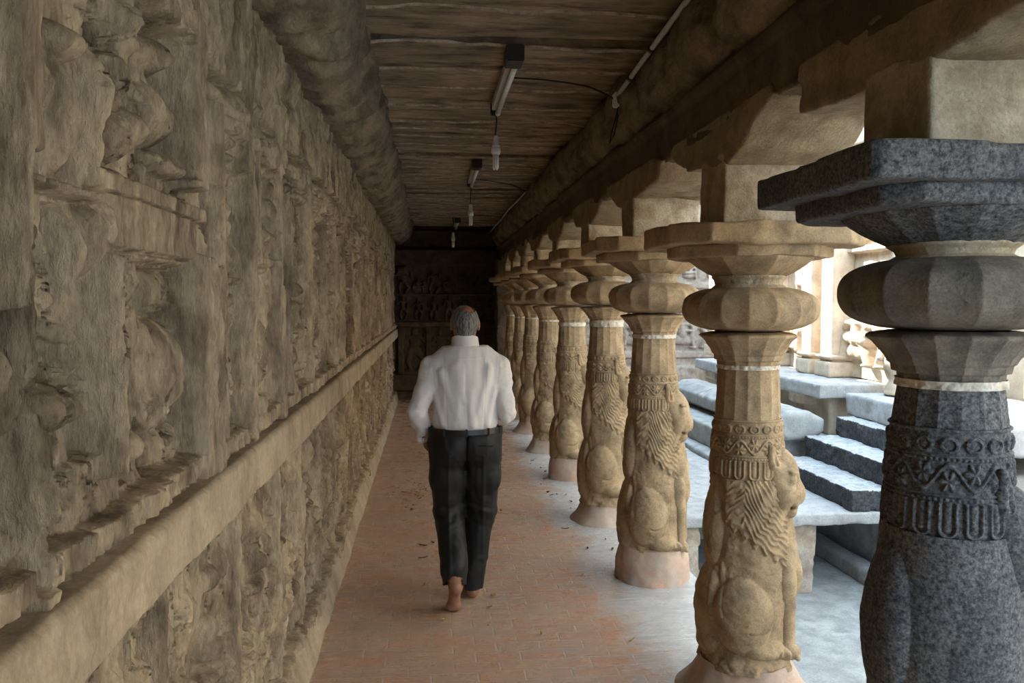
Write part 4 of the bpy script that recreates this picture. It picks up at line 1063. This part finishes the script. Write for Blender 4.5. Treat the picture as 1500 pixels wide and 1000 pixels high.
# belt and its loops
th = np.arange(72)*2*PI/72
def ringb(name, z0, z1, rx, ry, mat, t=.004):
    V = []
    for z, o in ((z0, 0), (z0, t), (z1, t), (z1, 0)):
        V += [((rx+o)*math.cos(a), (ry+o)*math.sin(a)-.002, z) for a in th]
    return mesh_np(name, V, grid_faces(4, 72, True), mat, man, False)
belt = ringb('belt', .966, .994, .196, .150, M['belt'])
for a in (-90, -128, -52, -160, -20):
    t = rad(a); x, y = .2*math.cos(t), .154*math.sin(t)-.002
    boxes('belt_loop', [(x-.006, x+.006, y-.004, y+.004, .958, 1.0)], M['trouser'], man, .001)
pw = boxes('pocket_welt', [(.075, .150, -.157, -.150, .900, .908)], M['trouser'], man, .001)
boxes('pocket_button', [(.130, .138, -.154, -.148, .872, .880)], M['belt'], pw, .001)
# ------------------------------------------------------------------ lights, wiring
def tube_light(x, y, label, seed):
    r = empty('tube_light', (x, y, 3.005), label, 'ceiling light', 'unlit tube lights on the ceiling')
    boxes('batten', [(-.028, .028, .02, 1.10, -.055, -.005)], M['conduit'], r, .004)
    boxes('mounting_box', [(-.046, .046, -.09, .06, -.085, -.002)], M['black_metal'], r, .006)
    boxes('mounting_box', [(-.034, .034, 1.08, 1.13, -.085, -.002)], M['black_metal'], r, .006)
    tube('glass_tube', [(.012, .06, -.075), (.012, 1.08, -.075)], .0155, M['glass_tube'], r, 14)
    for yy in (.075, 1.065): tube('tube_cap', [(.012, yy-.018, -.075), (.012, yy+.018, -.075)], .0175, M['white_plastic'], r, 14)
def bulb(x, y, ztop, zb, label):
    r = empty('hanging_bulb', (x, y, ztop), label, 'light bulb', 'bulbs hanging on wires')
    L = ztop-zb
    tube('flex_wire', [(0, 0, 0), (.006, 0, -.08), (-.004, .003, -L+.22)], .0045, M['wire'], r, 6)
    lathe('bulb_holder', [(.004, -L+.226), (.016, -L+.222), (.021, -L+.205), (.021, -L+.165), (.026, -L+.16), (.026, -L+.15), (.018, -L+.147)], M['white_plastic'], r)
    lathe('lamp_base', [(.018, -L+.150), (.030, -L+.145), (.032, -L+.115), (.026, -L+.100), (.0, -L+.100)], M['white_plastic'], r)
    for a in range(3):
        t = a*2*PI/3+.3; x1, y1 = .014*math.cos(t), .014*math.sin(t); x2, y2 = .014*math.cos(t+1.0), .014*math.sin(t+1.0)
        tube('lamp_tube', [(x1, y1, -L+.102), (x1, y1, -L+.012), ((x1+x2)/2, (y1+y2)/2, -L+.003), (x2, y2, -L+.012), (x2, y2, -L+.102)], .0075, M['glass_tube'], r, 8)
for i, (y, lb) in enumerate(((4.10, 'nearest unlit tube light on the stone ceiling, with black mounting box'), (7.30, 'second unlit tube light along the ceiling, behind the nearest one'), (12.2, 'farthest small tube light near the dark end wall'))):
    tube_light(.44, y, lb, i)
bulb(.445, 5.26, 2.98, 2.58, 'nearest white bulb hanging on a wire below the ceiling')
bulb(.445, 8.46, 2.98, 2.52, 'second white bulb hanging on a wire, farther down the walkway')
bulb(.365, 12.0, 2.98, 2.53, 'farthest tiny bulb hanging before the dark end wall')
tag(tube('cable', [(.49, 4.55, 2.985), (.66, 4.58, 2.988), (.82, 4.62, 2.985), (.94, 4.60, 2.96), (1.03, 4.56, 2.91), (1.07, 4.54, 2.88)], .005, M['wire'], None, 6), 'thin black cable running from the nearest tube light to the junction box', 'cable')
tag(tube('cable', [(.49, 8.3, 2.985), (.66, 8.4, 2.985), (.9, 8.6, 2.98), (1.07, 8.7, 2.92)], .004, M['wire'], None, 6), 'thin cable crossing the ceiling beyond the second tube light', 'cable')
cd = empty('conduit_pipe', (1.085, 3.74, 2.95), 'grey plastic conduit pipe fixed along the top of the right cornice', 'pipe')
tube('pipe', [(-.01, -2.6, .03), (-.005, -.5, .012), (.0, .0, -.012), (.0, .75, -.062)], .014, M['conduit'], cd, 10)
for yy, zz in ((-.9, .014), (.05, -.015), (.45, -.043)): tube('pipe_clip', [(0, yy, zz), (0, yy+.03, zz-.002)], .018, M['black_metal'], cd, 10)
b1 = boxes('junction_box', [(-.03, .035, -.035, .035, -.045, .035)], M['white_plastic'], cd, .006)
b1['label'] = 'small white junction box at the end of the pipe'
b2 = tube('loop_wire', [(0, 0, -.04), (-.02, -.01, -.12), (-.045, -.01, -.2), (-.05, 0, -.25), (-.02, .02, -.20), (.0, .02, -.10), (.01, .01, -.04)], .004, M['wire'], b1, 6)
b1.location = (.013, .79, -.075)
tag(tube('cable', [(1.05, 8.6, 2.90), (1.04, 9.3, 2.89), (1.03, 10.2, 2.90), (1.05, 11.4, 2.90), (1.04, 12.6, 2.90), (1.04, 13.5, 2.89)], .010, M['conduit'], None, 8), 'pale cable running along the cornice far down the walkway', 'cable')

# ------------------------------------------------------------------ dry leaves and scraps
def leaf_mesh(L, W, curl, seed):
    n, m = 9, 5; V = []
    for i in range(n):
        t = i/(n-1); w = W*math.sin(PI*min(1, t*.96+.02))**.8
        for j in range(m):
            s = j/(m-1)*2-1
            V.append((L*(t-.5), w*s*.5, .003+curl*(abs(s)**2*.35+(t-.5)**2)*L+.0015*math.sin(i*2.1+j*1.7+seed)))
    V = np.array(V); me = mesh_np('leaf_scrap', np.concatenate([V, V+(0, 0, .0008)]), np.concatenate([grid_faces(n, m)[:, ::-1]+n*m, grid_faces(n, m)]), M['leaf'])
    return me
prot = [leaf_mesh(.05, .022, .5, 1), leaf_mesh(.035, .02, .9, 2), leaf_mesh(.085, .010, .25, 3)]
rl = random.Random(8)
spots = [(-.19+rl.gauss(0, .12), 6.95+rl.gauss(0, .16), 0) for _ in range(30)]
spots += [(rl.uniform(-.2, .02), rl.uniform(6.2, 7.0), 1) for _ in range(4)]+[(rl.uniform(-.15, .1), rl.uniform(5.1, 5.5), 1) for _ in range(4)]
spots += [(rl.uniform(1.0, 1.25), rl.uniform(5.2, 9), 1) for _ in range(16)]+[(rl.uniform(-.4, 1.2), rl.uniform(3.6, 9), 0) for _ in range(14)]
first = [True]*3
for i, (x, y, k) in enumerate(spots):
    p = rl.randrange(3)
    if first[p]: o = prot[p]; first[p] = False
    else: o = prot[p].copy(); COL.objects.link(o)
    o.location = (x, y, .002); o.rotation_euler = (0, 0, rl.uniform(0, 6.28)); s = rl.uniform(.4, .9); o.scale = (s, s, s)
    if k:
        o.material_slots[0].link = 'OBJECT'; o.material_slots[0].material = M['leafdark']
        if x > .9: tag(o, 'small dark leaf scrap on pale cement at the column feet', 'leaf', 'dark leaf scraps beside the columns')
        else: tag(o, 'small dark leaf scrap on the bricks left of the man', 'leaf', 'dark leaf scraps beside the man')
    else:
        o.material_slots[0].link = 'OBJECT'; o.material_slots[0].material = M['leaf']
        if i < 30: tag(o, 'dry tan leaf scrap in the loose heap left of the man', 'leaf', 'dry leaf heap by the carved wall')
        else: tag(o, 'dry tan leaf scrap lying singly on the brick floor', 'leaf', 'single dry leaves on the bricks')
for x, y, lb in ((.07, 4.13, 'tiny yellow green leaf on the bricks behind the raised foot'), (.56, 3.90, 'tiny yellow leaf on the bricks right of the man')):
    o = prot[1].copy(); COL.objects.link(o); o.location = (x, y, .002); o.scale = (.7,)*3; o.rotation_euler = (0, 0, x*9)
    o.material_slots[0].link = 'OBJECT'; o.material_slots[0].material = M['leafgreen']; tag(o, lb, 'leaf'); o.pop('group', None)
    if 'group' in o: del o['group']
for x, y, lb in ((3.2, 5.1, 'small yellow leaf lying on the sunken court floor'),):
    o = prot[1].copy(); COL.objects.link(o); o.location = (x, y, -.672); o.scale = (1.2,)*3
    o.material_slots[0].link = 'OBJECT'; o.material_slots[0].material = M['leafgreen']; tag(o, lb, 'leaf')
    if 'group' in o: del o['group']

# ------------------------------------------------------------------ daylight
w = bpy.data.worlds.new('sky'); S.world = w; w.use_nodes = True
bg = w.node_tree.nodes['Background']; bg.inputs[0].default_value = (.60, .80, 1.0, 1); bg.inputs[1].default_value = 4.3
sl = bpy.data.lights.new('sun', 'SUN'); sl.energy = 13.5; sl.angle = rad(.6); sl.color = (1, .93, .82)
so = bpy.data.objects.new('sun', sl); COL.objects.link(so)
so.rotation_euler = Vector((.58, -.48, -.67)).to_track_quat('-Z', 'Y').to_euler()

# ------------------------------------------------------------------ camera
cam = bpy.data.cameras.new('camera'); co = bpy.data.objects.new('camera', cam); COL.objects.link(co)
cam.sensor_width = 36; cam.lens = 36*1150/1500; cam.clip_start = .02; cam.clip_end = 200
co.location = (0, 0, 1.70); co.rotation_euler = (rad(90-2.8714), 0, rad(-6.0064))
S.camera = co
S.view_settings.view_transform = 'Standard'; S.view_settings.look = 'None'; S.view_settings.gamma = 1
S.view_settings.use_curve_mapping = False; S.view_settings.exposure = 0.66
